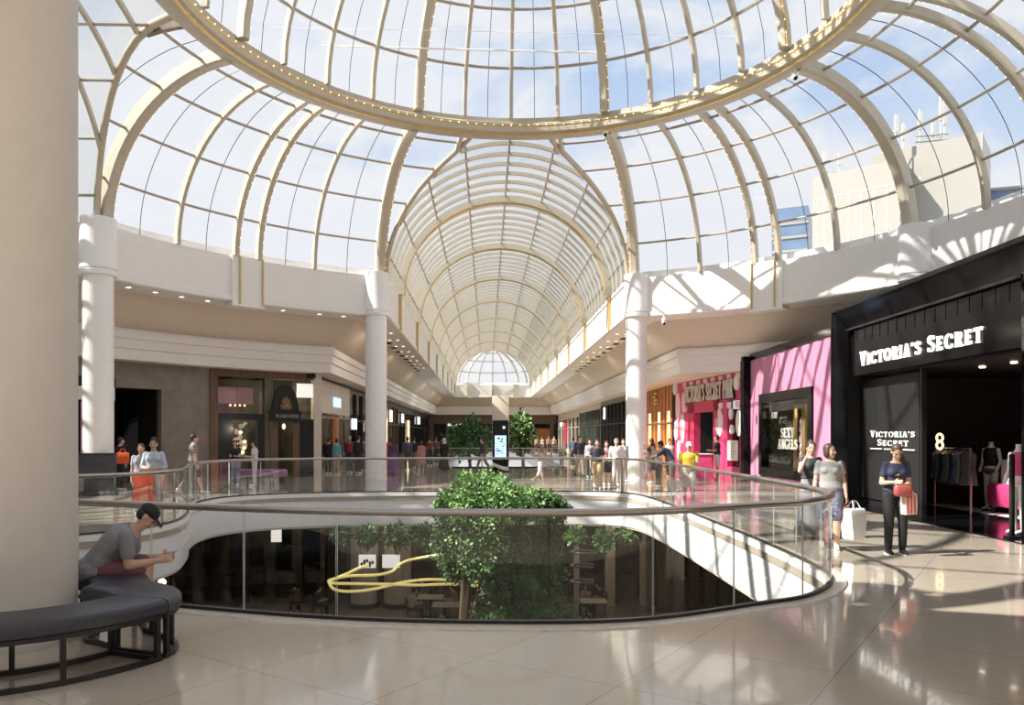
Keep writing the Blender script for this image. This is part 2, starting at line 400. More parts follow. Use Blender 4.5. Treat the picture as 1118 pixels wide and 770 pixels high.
# deep white edge of the opening, with its seam and its rounded lip
m=MB(); prof=[(-.05,.0),(-.06,-.10),(-.03,-.12),(-.03,-.50),(-.018,-.505),(-.018,-.52),(-.03,-.525),(-.03,-.90),(-.02,-.97),(.03,-1.02),(.18,-1.04)]
m.loft([voff(s,z) for s,z in prof],caps=False); struct('trim_1',m,MT['white_lacquer'],smooth=30)
m=MB(); m.loft([voff(s,z) for s,z in((-.05,-.01),(-.05,.018),(.17,.018),(.185,.0))],caps=False); struct('trim_2',m,MT['stone_kerb'],smooth=30)
m=MB()
for s,z in((0,0),):
    P=[p+V3((0,0,0)) for p in VOID2]; m.loft([[p+V3((0,0,0)) for p in VOID2],[p+V3((0,0,-1.0)) for p in VOID2]],caps=False)
struct('trim_3',m,MT['white_paint'])

# ------------------------------------------------------------------ balustrade round the opening
bal=thing('glass_balustrade','frameless glass balustrade with a steel handrail round the curved floor opening','balustrade',(0,7.02,0))
base=MB(); base.sweep(voff(0),[(-.025,.018),(.025,.018),(.025,.05),(-.025,.05)],loop=True); obj('base_channel',base,MT['dark_metal'],bal)
hs=[(.044*cos(a)*1.0,.037*sin(a)+1.035) for a in [2*pi*k/14 for k in range(14)]]
m=MB(); m.sweep(voff(0),hs,loop=True); obj('handrail',m,MT['stainless'],bal,smooth=60)
seg=8; start=min(range(NV),key=lambda i:(VOID[i]-V3(((265-PX)/F*7.5,7.5,0))).length)
k=0
while k<NV:
    n=min(seg,NV-k)
    if NV-k-n<4: n=NV-k
    idx=[(start+k+j)%NV for j in range(n+1)]
    P=[V3(VOID[i]) for i in idx]; Nn=[VN[i] for i in idx]
    P[0]=P[0]+(P[1]-P[0]).normalized()*.007; P[-1]=P[-1]+(P[-2]-P[-1]).normalized()*.007
    m=MB(); rings=[[p-q*.006+V3((0,0,.03)),p+q*.006+V3((0,0,.03)),p+q*.006+V3((0,0,1.02)),p-q*.006+V3((0,0,1.02))] for p,q in zip(P,Nn)]
    m.loft(rings,caps=False)
    a=rings[0];b=rings[-1]; m.add(a,[(0,1,2,3)],1); m.add(b,[(3,2,1,0)],1)
    obj('glass_panel',m,[MT['rail_glass'],MT['glass_edge']],bal,smooth=30)
    k+=n
for px,d in((124,14.9),(682,22.9),(208,19.0),(160,15.4)):
    i=min(range(NV),key=lambda i:(VOID[i]-V3(((px-PX)/F*d,d,0))).length); p=VOID[i]+VN[i]*.05
    obj('post',MB().rbox((p.x,p.y,.52),(.045,.045,1.0),.008),MT['stainless'],bal)
bal2=thing('glass_balustrade','straight far glass balustrade with steel rail across the mall behind the kiosk','balustrade',tuple(l2w(0,21.9)))
P=[l2w(-3.4,30),l2w(-3.4,22.2),l2w(-3.2,21.85),l2w(3.2,21.85),l2w(3.4,22.2),l2w(3.4,30)]
m=MB(); m.sweep([p+V3((0,0,0)) for p in P],[(.035*cos(2*pi*k/10),.025*sin(2*pi*k/10)+1.05) for k in range(10)]); obj('handrail',m,MT['stainless'],bal2,smooth=60)
for i in range(6):
    a=l2w(-3.2+6.4*i/6+.008,21.85);b=l2w(-3.2+6.4*(i+1)/6-.008,21.85); f=Fr((a.x,a.y),(b.x,b.y))
    obj('glass_panel',f.B(0,f.L,.03,1.03,-.006,.006),MT['rail_glass'],bal2)
for s in(-1,1):
    a=l2w(3.4*s,22.3);b=l2w(3.4*s,30); f=Fr((a.x,a.y),(b.x,b.y)); obj('glass_panel',f.B(0,f.L,.03,1.03,-.006,.006),MT['rail_glass'],bal2)
for x in(-3.2,-1.07,1.07,3.2): p=l2w(x,21.85); obj('post',MB().rbox((p.x,p.y,.52),(.05,.05,1.04),.01),MT['stainless'],bal2)

# ------------------------------------------------------------------ gallery edge, cove and bulkhead swept round dome and corridor
def gpath(s):
    R=RD+s; tc=math.degrees(asin((HW+s)/R)); out=[]
    for i in range(41): a=180-(180-tc)*i/40; out.append((R*sin(radians(a)),R*cos(radians(a))))
    for i in range(1,7): out.append((HW+s,R*cos(radians(tc))+(DEND+s-R*cos(radians(tc)))*i/6))
    for i in range(0,7): out.append((-(HW+s),(DEND+s)+(R*cos(radians(tc))-DEND-s)*i/6))
    for i in range(1,17): a=-tc-(90-2*tc)*i/16; out.append((R*sin(radians(a)),R*cos(radians(a))))
    out.append((-34,HW+s))
    return out
def gpath_near(s):
    R=RD+s; tc=math.degrees(asin((HW+s)/R)); out=[(-34,-(HW+s))]
    for i in range(17): a=-(90+tc)-(90-tc)*i/16; out.append((R*sin(radians(a)),R*cos(radians(a))))
    return out
def gsweep(profile,fn): 
    m=MB(); m.grid([[l2w(x,y,z) for x,y in fn(s)] for s,z in profile]); return m
PAR=[(.40,8.0),(.0,8.0),(.0,6.64),(-.05,6.62),(-.05,6.46),(.0,6.42),(1.25,6.42)]
CAT=[(1.25,6.42),(1.25,6.47),(1.38,6.40),(1.6,6.12),(1.95,5.78),(2.35,5.50),(2.55,5.42),(2.55,5.36),(2.42,5.34),(2.42,5.07),(2.50,5.05),(2.50,4.74),(2.58,4.70),(2.58,4.34),(5.2,4.34)]
struct('ceiling_gallery',gsweep(PAR,gpath),MT['plaster'],smooth=25)
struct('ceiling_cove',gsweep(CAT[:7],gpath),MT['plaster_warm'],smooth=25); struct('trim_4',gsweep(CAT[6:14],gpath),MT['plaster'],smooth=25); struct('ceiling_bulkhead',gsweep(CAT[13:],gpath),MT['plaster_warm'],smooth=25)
struct('ceiling_gallery_near',gsweep([(.4,8.0),(0,8.0),(0,6.64),(-.05,6.62),(-.05,6.46),(0,6.42),(3,6.42)],gpath_near),MT['plaster'],smooth=25)
struct('wall_back',gsweep([(3.55,-.2),(3.55,8.1)],lambda s:gpath(s)[8:27]),MT['dark_int'])
# opaque roof slab round the glazed openings and an added unglazed gap
h1=[]
for x,y in gpath(.38): h1.append(l2w(x,y))
h2=[l2w(x,y) for x,y in gpath_near(.38)]
loop=h1+[l2w(-34,-5.13)]+h2[1:]
EXR=[(-60,-14),(40,-14),(40,112),(-60,112)]; LIGHT_GAP=[(-22,-8.5),(20,-8.5),(20,1.6),(-22,1.6)]  # unseen roof gap behind the camera, added to light near floor and column
struct('roof_slab',MB().prism(EXR,8.02,8.3,holes=(xy(loop),LIGHT_GAP)),MT['plaster'])
struct('wall_rear',MB().box((-11,-9,3.5),(70,.3,9.4)),MT['plaster_warm'])
struct('wall_right',MB().box((24,12,3.5),(.3,44,9.4)),MT['plaster_warm'])
struct('wall_far',MB().box((-5,104,3.5),(40,.3,9.4)),MT['dark_int'])
struct('wall_left',MB().box((-46,17,3.5),(.3,54,9.4)),MT['plaster_warm'])

# ------------------------------------------------------------------ columns
def column(loc,label,r=.415,cap=True,top=8.12,mt='white_paint'):
    t=thing('column',label,'column',(loc[0],loc[1],0))
    obj('shaft',MB().lathe((loc[0],loc[1],0),[(r+.015,0),(r+.015,.06),(r,.07),(r,6.52)],40),MT[mt],t)
    obj('capital',MB().lathe((loc[0],loc[1],0),[(r,6.42),(r+.09,6.44),(r+.10,6.56),(r+.04,6.60),(r+.09,6.63),(r+.09,6.70),(r+.075,6.74),(r+.075,top),(r*.3,top)],40),MT[mt],t)
    return t
cL=at(410.6,30.15,0); cR=at(694.8,30.55,0); cLL=at(107.3,22.55,0); cRR=at(1000,23.3,0)
column(cL,'white round column at the left corner of the long arched mall')
column(cR,'white round column at the right corner of the long arched mall, before the timber shop')
column(cLL,'white round column by the stone wall, rising from the charcoal partition')
column(cRR,'white round column capital showing above the black lingerie storefront')
column((-4.18,6.5),'wide white column in front, ringed by the curved dark bench',r=.43,mt='column_plaster')

# ------------------------------------------------------------------ dome of glass and steel
dome=bpy.data.objects.new('ceiling_dome',None); COL.objects.link(dome); dome['kind']='structure'
def drad(th): a=radians(th); return l2w(sin(a),cos(a))-l2w(0,0)
def in_vault(p):     # local xy, z : inside one of the two vault openings
    x,y,z=p
    if z>ZS+VR: return False
    xv=VW*sqrt(max(0,1-((z-ZS)/VR)**2))
    return (y>0 and abs(x)<xv) or (x<0 and abs(y)<xv)
def rib_pts(th,dr=0,dz=0,t0=0,t1=90,n=18):
    out=[]
    for i in range(n+1):
        t=t0+(t1-t0)*i/n; r,z=shell(t); a=radians(th)
        if in_vault((r*sin(a),r*cos(a),z)): continue
        out.append((pol(th,r+dr*cos(radians(t)),z+dz*sin(radians(t))),t))
    return out
SEC=lambda w,d:[(-w/2,-d/2),(-w/2*.6,-d/2-w*.15),(w/2*.6,-d/2-w*.15),(w/2,-d/2),(w/2,d/2),(-w/2,d/2)]
def bulbs(pts,gap,r=.017):
    m=MB(); pts=[V3(p) for p in pts]
    for p in resample(pts,gap,False): m.ell(p,r,n=6,m=4)
    return m
minor=[33.75,56.25,78.75,101.25,123.75,146.25]; pair=[43.1,46.9,88.1,91.9,133.1,136.9]; major=[22.5,67.5,112.5,157.5]
ribs=[]
for sgn in(1,-1):
    for th in minor: ribs.append((sgn*th,.13,.20,0))
    for th in pair: ribs.append((sgn*th,.15,.22,1))
    for th in major: ribs.append((sgn*th,.34,.34,2))
ribs+=[(180,.15,.22,0),(11.25,.13,.2,0),(-11.25,.13,.2,0),(-78.75,.13,.2,0),(-101.25,.13,.2,0)]
for th,w,d,kind in ribs:
    if sgn and th in(-88.1,-91.9): continue
    P=rib_pts(th)
    if len(P)<3: continue
    cen=l2w(0,0,0)
    nr=[(drad(th)*-cos(radians(t))*4.25+V3((0,0,-4.6*sin(radians(t))))) for _,t in P]
    m=MB(); m.sweepn([p for p,_ in P],[-q for q in nr],SEC(w,d)); r=obj('rib',m,MT['cream_steel'],dome,smooth=30)
    if kind:
        off=.5*w+.03
        tang=l2w(cos(radians(th)),-sin(radians(th)))-l2w(0,0)
        sg=-1 if th>0 else 1
        pts=[p+tang*off*sg+q.normalized()*(d*.3) for (p,_),q in zip(P,nr)]
        obj('gold_strip',MB().tube(pts,.022,6),MT['gold'],r); obj('bulb_row',bulbs([p+q.normalized()*.04 for p,q in zip(pts,nr)],.32),MT['bulb'],r)
        if kind==1:    # gilt strip running on down over the white edge
            a=pol(th,RD-.14,8.02)+tang*off*sg; b=pol(th,RD-.14,6.35)+tang*off*sg; obj('gold_strip',MB().tube([a,b],.035,6),MT['gold'],r)
def arc(th0,th1,r,z,n): return [pol(th0+(th1-th0)*i/n,r,z) for i in range(n+1)]
for t in(18,39,60,80):
    r,z=shell(t); xv=VW*sqrt(max(0,1-((z-ZS)/VR)**2)) if z<ZS+VR else 0; a0=math.degrees(asin(xv/r))
    for q0,q1 in((a0,180),(-a0,-(90-a0)),(-(90+a0),-180)):
        obj('ring',MB().tube(arc(q0,q1,r+.04,z,int(abs(q1-q0)/2.5)+2),.045,6),MT['grey_steel'],dome)
# fine glazing joints half way between ribs
jt=[]
for sgn in(1,-1): jt+=[sgn*q for q in(28.1,38.5,51.5,61.9,73,83.5,96.5)]
m=MB()
for th in jt:
    P=rib_pts(th,.06,.06)
    if len(P)>2: m.tube([p for p,_ in P],.012,4)
obj('glazing_joint',m,MT['dark_metal'],dome)
# groin arches where dome and vaults meet
def groin(side,n=36):
    out=[]
    for i in range(n+1):
        b=pi*i/n; x=VW*cos(b)*1.0; z=ZS+VR*sin(b)*.998; r=shell_r(z); y=sqrt(max(0,r*r-x*x))
        out.append(l2w(x,y,z) if side==0 else l2w(-y,x,z))
    return out
for sd in(0,1): obj('groin_arch',MB().tube(groin(sd),.10,8),MT['cream_steel'],dome,smooth=60)
# glazing
m=MB(); NT=144; rows=[]
for i in range(13): 
    r,z=shell(90*i/12); rows.append([(r+.10)*1.0 for _ in range(1)]+[z])
vs=[];fs=[]
for i in range(13):
    r,z=shell(90*i/12)
    for j in range(NT): vs.append(pol(360*j/NT,r+.13*cos(radians(90*i/12)),z+.13*sin(radians(90*i/12))))
for i in range(12):
    r,z=shell(90*(i+.5)/12)
    for j in range(NT):
        a=radians(360*(j+.5)/NT)
        if in_vault((r*sin(a),r*cos(a),z+.05)): continue
        fs.append((i*NT+j,i*NT+(j+1)%NT,(i+1)*NT+(j+1)%NT,(i+1)*NT+j))
m.add(vs,fs); obj('glazing',m,MT['dome_glass'],dome,recalc=False)
# oculus ring beam with bulbs
osec=[(-.34,-.22),(-.20,-.34),(.16,-.34),(.34,-.24),(.36,.02),(.22,.12),(.22,.26),(-.30,.26),(-.36,.10),(-.28,.02)]
RO=8.5; ZO=12.42
m=MB(); m.loft([[pol(360*j/120,RO-x,ZO+y) for x,y in osec] for j in range(120)],loop=True); ob=obj('oculus_ring',m,MT['cream_steel'],dome,smooth=30)
m=MB(); m.tube([pol(360*j/120,RO-.33,ZO-.05) for j in range(120)],.045,6,loop=True); obj('gold_strip',m,MT['gold'],ob)
obj('bulb_row',bulbs([pol(360*j/120,RO-.40,ZO-.05) for j in range(121)],.30,.022),MT['bulb'],ob)
m=MB(); m.tube([pol(360*j/120,RO-.22,ZO-.30) for j in range(120)],.05,6,loop=True); obj('gold_strip',m,MT['gold'],ob)
# upper dome
def up(t): return 8.15*cos(radians(t)), 12.6+5.6*sin(radians(t))
for j in range(32):
    th=j*11.25; big=(abs((th-22.5)%45)<1)
    P=[pol(th,*up(82*i/14)) for i in range(15)]
    nr=[(drad(th)*5.6*cos(radians(82*i/14))+V3((0,0,8.15*sin(radians(82*i/14))))) for i in range(15)]
    r=obj('upper_rib',MB().sweepn(P,nr,SEC(.26 if big else .12,.24 if big else .17)),MT['cream_steel'],dome,smooth=30)
    if big:
        tg=l2w(cos(radians(th)),-sin(radians(th)))-l2w(0,0)
        obj('bulb_row',bulbs([p+tg*.16-q.normalized()*.1 for p,q in zip(P,nr)],.36,.018),MT['bulb'],r)
        obj('gold_strip',MB().tube([p+tg*.15-q.normalized()*.06 for p,q in zip(P,nr)],.03,6),MT['gold'],r)
for t in(16.5,33,50,66,82):
    r,z=up(t); obj('upper_ring',MB().tube([pol(360*j/96,r+.03,z) for j in range(96)],.05,6,loop=True),MT['grey_steel'],dome)
m=MB(); m.loft([[pol(360*j/96,up(90*i/10)[0]+.11+.001*i,up(90*i/10)[1]+.1) for j in range(96)] for i in range(11)],caps=False); obj('upper_glazing',m,MT['dome_glass'],dome,recalc=False)
m=MB()
for j in range(32): m.tube([pol(j*11.25+5.6,up(82*i/10)[0]+.06,up(82*i/10)[1]+.05) for i in range(11)],.01,4)
obj('glazing_joint',m,MT['dark_metal'],dome)
cab=MB(); a=at(350,24.6,zat(50,24.6)); b=at(662,25.6,zat(58,25.6)); cab.tube([a,b],.028,6); a2=at(300,24.2,zat(30,24.2)); b2=at(820,24.6,zat(40,24.6)); cab.tube([a2,b2],.008,5)
o=obj('steel_cable',cab,MT['white_paint']); tag(o,'thin pale cable stretched level across the far side of the glass oculus','cable')
def camera_dome(px,py,d,lab):
    p=at(px,d,zat(py,d)); t=thing('security_camera',lab,'camera',tuple(p))
    obj('housing',MB().ell(p,(.09,.09,.10)),MT['off_white'],t); obj('bracket',MB().lathe(p+V3((0,0,.06)),[(.10,0),(.10,.06),(.04,.10),(.04,.2)],16),MT['off_white'],t)
    obj('lens',MB().ell(p+V3((0,-.04,-.05)),.06),MT['black_gloss'],t)
camera_dome(661,146,26.0,'white security camera hanging under the oculus ring at top centre')
camera_dome(868,84,21.6,'white security camera hanging under the oculus ring at upper right')
camera_dome(81,312,23.0,'small white security camera under the gallery edge beside the stone wall column')
camera_dome(725,352,29.0,'small white security camera under the gallery edge right of the mall column')
n_=5
for th in(-45,45):
    a=pol(th-2.6,RD-.03);b=pol(th+2.6,RD-.03)
    fp=Fr((a.x,a.y),(b.x,b.y)); m=MB(); fp.box(m,0,fp.L,6.30,8.03,-.5,.07); fp.box(m,-.02,fp.L+.02,6.26,6.32,-.5,.10); struct('trim_%d'%n_,m,MT['plaster']); n_+=1
# ------------------------------------------------------------------ barrel vaults
def vault(name,side,length,gold0,pitch,goldn):
    T=(lambda x,y,z:l2w(x,y,z)) if side==0 else (lambda x,y,z:l2w(-y,x,z))
    root=bpy.data.objects.new(name,None); COL.objects.link(root); root['kind']='structure'
    def gy(x,z): r=shell_r(z); return sqrt(max(0,r*r-x*x))
    k0=-int((gold0-8.9)/pitch); n=int((length-gold0)/pitch)
    for k in range(k0,n+1):
        y=gold0+k*pitch; gold=(k%goldn==0)
        segs=[];cur=[]
        for i in range(49):
            b=pi*i/48; x=VW*cos(b); z=ZS+VR*sin(b)
            if y>=gy(x,z)-.02: cur.append((T(x,y,z),T(VR*cos(b),y,ZS+VW*sin(b))-T(0,y,ZS)))
            elif cur: segs.append(cur);cur=[]
        if cur: segs.append(cur)
        m=MB()
        for sgm in segs:
            if len(sgm)<3: continue
            w,d=(.24,.30) if gold else (.10,.13)
            m.sweepn([p for p,_ in sgm],[q for _,q in sgm],[(-w/2,-d),(w/2,-d),(w/2,0),(-w/2,0)])
        if not m.v: continue
        r=obj('vault_rib',m,MT['cream_light'],root,smooth=30)
        if gold:
            q=[T((VW-.28)*cos(pi*i/40),y-.06,ZS+(VR-.28)*sin(pi*i/40)) for i in range(41)]
            obj('gold_strip',MB().tube(q,.055,6),MT['gold'],r); q2=[p+(T(0,.22,0)-T(0,0,0)) for p in q]; obj('gold_strip',MB().tube(q2,.05,6),MT['gold'],r)
            if k<5*goldn: obj('bulb_row',bulbs([p for p in q],.4,.02),MT['bulb'],r)
            for s in(-1,1): obj('gold_strip',MB().box(T(s*(VW-.12),y,7.2),(.14,.14,1.55),PHI),MT['gold'],r)
    for a in(10,30,50,70,90,110,130,150,170):
        x=VW*cos(radians(a)); z=ZS+VR*sin(radians(a)); y0=gy(x,z)
        obj('purlin',MB().tube([T(x*.985,y0,z-.03),T(x*.985,length,z-.03)],.045,6),MT['grey_steel'],root)
    m=MB(); vs=[];fs=[]; NB=40
    for j in range(NB+1):
        b=pi*j/NB; x=(VW+.05)*cos(b); z=ZS+(VR+.05)*sin(b); y0=gy(min(abs(x),VW)*(1 if x>0 else -1),min(z,ZS+VR))
        vs+=[T(x,y0,z),T(x,length,z)]
    for j in range(NB): fs.append((2*j,2*j+1,2*j+3,2*j+2))
    m.add(vs,fs); obj('vault_glazing',m,MT['vault_glass'],root,recalc=False)
    return root,T
v0,T0=vault('ceiling_vault',0,DEND,16.15,1.06,8)
v1,T1=vault('ceiling_vault_side',1,34,16.15,1.06,8)
# rounded glazed end of the long vault
def aps(b,t): return T0(VW*sin(radians(b))*cos(radians(t)),DEND+VW*.9*cos(radians(b))*cos(radians(t)),ZS+VR*sin(radians(t)))
apse=bpy.data.objects.new('window_1',None); COL.objects.link(apse); apse['kind']='structure'
for b in(-90,-66,-44,-22,0,22,44,66,90):
    obj('rib',MB().tube([aps(b,85*i/12) for i in range(13)],.16 if abs(b) in(44,90) else .09,6),MT['cream_light' if abs(b) in(44,90) else 'grey_steel'],apse)
for t in(24,46,68): obj('ring',MB().tube([aps(-90+180*i/24,t) for i in range(25)],.08,6),MT['grey_steel'],apse)
m=MB(); m.grid([[aps(-90+180*j/24,90*i/8*.999) for j in range(25)] for i in range(9)]); obj('glazing',m,MT['dome_glass'],apse,recalc=False)
for x in(-2.9,0,2.9):
    p=T0(x,DEND-.05,7.2); obj('mullion_foot',MB().box(p,(.7 if x else .35,.3,1.7),PHI),MT['cream_light'],apse)
# ------------------------------------------------------------------ small ceiling fittings
def fitting(name,label,cat,group,p,kind):
    o=None
    if kind=='light':
        t=thing(name,label,cat,tuple(p),0,group)
        obj('lamp_trim',MB().lathe(p,[(.11,0),(.11,-.02),(.085,-.025),(.085,0)],16),MT['off_white'],t)
        obj('lamp_disc',MB().lathe(p,[(.084,.0),(.084,-.012),(.01,-.012)],16),MT['downlight'],t)
    else:
        t=thing(name,label,cat,tuple(p),0,group)
        obj('vent_frame',MB().box(p,(.34,.9,.04),PHI),MT['plaster_warm'],t); obj('vent_opening',MB().box(p-V3((0,0,.012)),(.26,.8,.04),PHI),MT['black_matte'],t)
LG='downlights in the gallery soffit'
for th in(-28,-32,-38,-44,-50,-54,-58,-62):
    p=pol(th,RD+.55,6.425); fitting('downlight','small warm downlight in the gallery soffit above the stone wall and arch shop','ceiling light',LG,p,'light')
for k in range(9):
    for s in(-1,1):
        for q in(.45,.85):
            fitting('downlight','small warm downlight in the soffit along the '+('left' if s<0 else 'right')+' edge of the long vault','ceiling light',LG+(' left' if s<0 else ' right'),l2w(s*(HW+q),14.5+k*2.6,6.425),'light')
for k in range(12):
    for s in(-1,1): fitting('air_vent','dark slot vent in the '+('left' if s<0 else 'right')+' soffit beside the long vault','air vent','slot vents '+('left' if s<0 else 'right'),l2w(s*(HW+1.05),14.6+k*2.1,6.43),'vent')
for px,py,d in((688,411,34.5),(672,430,45),(712,420,36)): pass
# ------------------------------------------------------------------ black lingerie storefront on the right
BK,BM=MT['black_gloss'],MT['black_matte']
fV=Fr((8.14,19.44),(8.14,9.4))
vs_=thing('storefront','black polished storefront with large white serif lettering over a dark open entrance','storefront',tuple(fV.p(0,0)))
UL,UR=.45,6.92   # clear opening between the bevelled jambs
m=MB()
def quad(mb,f,a,b,c,d,mi=0): mb.add([f.p(*a),f.p(*b),f.p(*c),f.p(*d)],[(0,1,2,3)],mi)
# bevelled portal: outer rectangle at d=0, inner at d=-.45
out=[(0,0),(0,4.86),(7.45,4.86),(7.45,0)]; inn=[(UL,0),(UL,4.36),(UR,4.36),(UR,0)]
for i in range(3): quad(m,fV,(*out[i],0),(*out[i+1],0),(*inn[i+1],-.2),(*inn[i],-.2))
fV.box(m,0,7.45,4.84,4.92,-1.6,.03); fV.box(m,7.43,7.50,0,4.9,-3,0)
fV.box(m,-.06,0,0,4.92,-1.6,.02)
obj('portal',m,BK,vs_,smooth=0)
obj('portal_trim',fV.box(MB(),UL-.03,UR+.03,4.33,4.38,-.24,-.17),MT['dark_metal'],vs_)
m=MB(); fV.box(m,UL,UR,3.2,4.36,-.42,-.28); fV.box(m,UR,7.45,0,4.36,-.5,-.24)
for i in range(16):
    u=UL+.3+i*.38; fV.box(m,u,u+.05,4.0,4.33,-.28,-.27)
obj('sign_board',m,BK,vs_)
fS=Fr((8.42,19.44),(8.42,9.4)); letters(vs_,MT['sign_white'],"VICTORIA'S SECRET",fS.p(fS.u_at(940.5),3.41,0),fS.u,V3((0,0,1)),fS.n,.335,fS.u_at(1073.5)-fS.u_at(940.5),.05,small=.83,bold=.8,gap=.22)
# room behind the portal
m=MB(); fV.box(m,.2,8.0,0,4.8,-6.2,-6.0); fV.box(m,0,.2,0,4.8,-6.2,-.3); fV.box(m,8.0,9.0,0,4.8,-6.2,-.62); fV.box(m,.2,8.0,3.18,3.3,-6.0,-.62); fV.box(m,7.50,10.0,0,4.8,-.6,-.2)
obj('shop_interior',m,MT['dark_int'],vs_)
m=MB(); fV.box(m,0,8.0,.001,.02,-6.0,.0); obj('threshold',m,BK,vs_)
m=MB(); m.prism([(10.3,21),(10.9,21),(11.2,9.6),(10.6,9.6)],.02,.026); obj('floor_band',m,MT['off_white'],vs_)
m=MB(); fV.box(m,UL,UL+2.6,.05,3.18,-.66,-.64); obj('shop_window',m,MT['dark_shop_glass'],vs_)
m=MB(); fV.box(m,UL+2.6,UL+2.68,0,3.18,-.70,-.6); fV.box(m,UL,UL+2.6,0,.16,-.75,-.6); obj('window_frame',m,MT['dark_metal'],vs_)
fW=Fr((8.70,19.4),(8.70,9.4))
letters(vs_,MT['sign_soft'],"VICTORIA'S",fW.p(fW.u_at(951),1.70,0),fW.u,V3((0,0,1)),fW.n,.15,fW.u_at(999)-fW.u_at(951),.02,small=.82,bold=1.0,gap=.2); letters(vs_,MT['sign_soft'],"SECRET",fW.p(fW.u_at(958.5),1.50,0),fW.u,V3((0,0,1)),fW.n,.15,fW.u_at(992)-fW.u_at(958.5),.02,small=.82,bold=1.0,gap=.2); m=MB()
for q0,q1 in((951,963),(966,980),(983,999)): fW.box(m,fW.u_at(q0),fW.u_at(q1),1.41,1.432,0,.02)
obj('small_print_bars',m,MT['sign_soft'],vs_)
m=MB(); fW.box(m,.2,3.0,.2,3.1,-.06,-.03); obj('window_backboard',m,BM,vs_)
m=MB()
for u in(3.6,4.6,5.3,6.0): m.lathe(fV.p(u,3.17,-1.6),[(.06,0),(.06,-.03),(.01,-.03)],10)
obj('spot_light',m,MT['downlight'],vs_)
# things inside
t=thing('wall_poster','wide brown backlit photo panel on the back wall of the dark shop','poster',(13.4,17.6,1.2))
fP=Fr((13.9,19.3),(13.9,13.0))
for u0,u1 in((.2,2.6),(2.8,5.8)):
    q=obj('poster_panel',fP.B(u0,u1,1.0,2.6,0,.05),MT['brown_int'],t); obj('header_strip',fP.B(u0,u1,2.2,2.6,.05,.06),MT['poster_brown'],q)
t=thing('neon_sign','small gold figure-of-eight light hanging inside the dark shop','light',tuple(at(1026,17.5,1.6)))
for s in(-1,1): obj('loop',MB().tube([at(1026,17.5,1.6)+V3((.07*cos(a),0,s*.085+.085*sin(a))) for a in[2*pi*k/16 for k in range(16)]],.028,6,loop=True),MT['warm_lit'],t)
def mannequin(p,rz,label,top,bot,k=1.0,base=.0,skin='off_white'):
    t=thing('mannequin',label,'mannequin',tuple(p),rz)
    def E(z,x,y,n=16): return [V3((x*cos(2*pi*j/n),y*sin(2*pi*j/n),z)) for j in range(n)]
    tor=MB().loft([E(.82,.10,.08),E(.90,.17,.12),E(1.05,.125,.095),E(1.20,.15,.115),E(1.36,.165,.10),E(1.44,.09,.07),E(1.48,.05,.05),E(1.56,.048,.05)])
    for s in(-1,1): tor.chain([V3((s*.17,0,1.38)),V3((s*.22,-.02,1.12)),V3((s*.2,.10,.90))],[.045,.038,.03]); tor.chain([V3((s*.09,0,.88)),V3((s*.09,.02,.48)),V3((s*.09,0,.10))],[.085,.055,.04]); tor.cap((s*.09,0,.07),(s*.09,.14,.05),.04,.03)
    obj('body',tor,MT[skin],t,world=False)
    if top: obj('top',MB().loft([E(1.02,.145,.115),E(1.20,.17,.135),E(1.36,.185,.12),E(1.43,.10,.08)]),top,t,world=False)
    if bot: obj('briefs',MB().loft([E(.82,.115,.095),E(.90,.185,.135),E(.96,.165,.12)]),bot,t,world=False)
    obj('stand',MB().lathe((0,0,0),[(.18,0.001),(.18,.015),(.02,.02),(.015,.12)],20),MT['dark_metal'],t,world=False)
    return t
mannequin((10.9,17.4,.03),radians(110),'mannequin in a black jacket and dark briefs inside the black shop',MT['black_matte'],MT['timber_brown'])
mannequin((8.72,13.15,.03),radians(100),'mannequin in a pink top at the right edge of the black shop entrance',MT['hot_pink'],MT['pale_pink'])
t=thing('security_gate','tall slim black gate post at the right side of the shop entrance','gate',(8.38,12.82,0))
obj('post',MB().rbox((8.38,12.82,.73),(.08,.06,1.4),.02),BM,t); obj('base_plate',MB().box((8.38,12.82,.04),(.2,.16,.035)),BM,t)
t=thing('ottoman','hot pink upholstered ottoman on short dark legs inside the black shop','ottoman',(10.95,16.1,.02))
obj('cushion',MB().rbox((10.95,16.1,.43),(.8,1.9,.50),.08),MT['hot_pink'],t)
for dx in(-.35,.35):
    for dy in(-.8,.8): obj('leg',MB().lathe((10.95+dx*.9,16.1+dy,.02),[(.03,0),(.04,.18)],10),BM,t)
t=thing('shopping_bag','pale paper bag standing on the pink ottoman','bag',(10.9,16.7,.68)); 
obj('bag_body',MB().loft([[V3((10.9+x*a,16.7+y*b,.685+z)) for x,y in((-.09,-.2),(.09,-.2),(.09,.2),(-.09,.2))] for z,a,b in((0,1,1),(.25,1.05,1),(.52,.8,.96))]),MT['off_white'],t)
t=thing('clothes_rack','chrome clothes rack hung with pale garments just inside the black shop','clothes rack',(9.9,17.2,.02))
obj('rail',MB().tube([V3((9.9,16.5,.03)),V3((9.9,16.5,1.45)),V3((9.9,17.9,1.45)),V3((9.9,17.9,.03))],.02,8),MT['stainless'],t)
for k in range(9):
    y=16.6+k*.14; m=MB(); m.loft([[V3((9.9+sx*w,y+sy*.03,z)) for sx,sy in((-1,-1),(1,-1),(1,1),(-1,1))] for z,w in((.65+.05*(k%3),.20),(1.05,.15),(1.32,.17),(1.41,.04))])
    obj('garment',m,MT[('charcoal','stone_wall','blue_glazing')[k%3]],t)

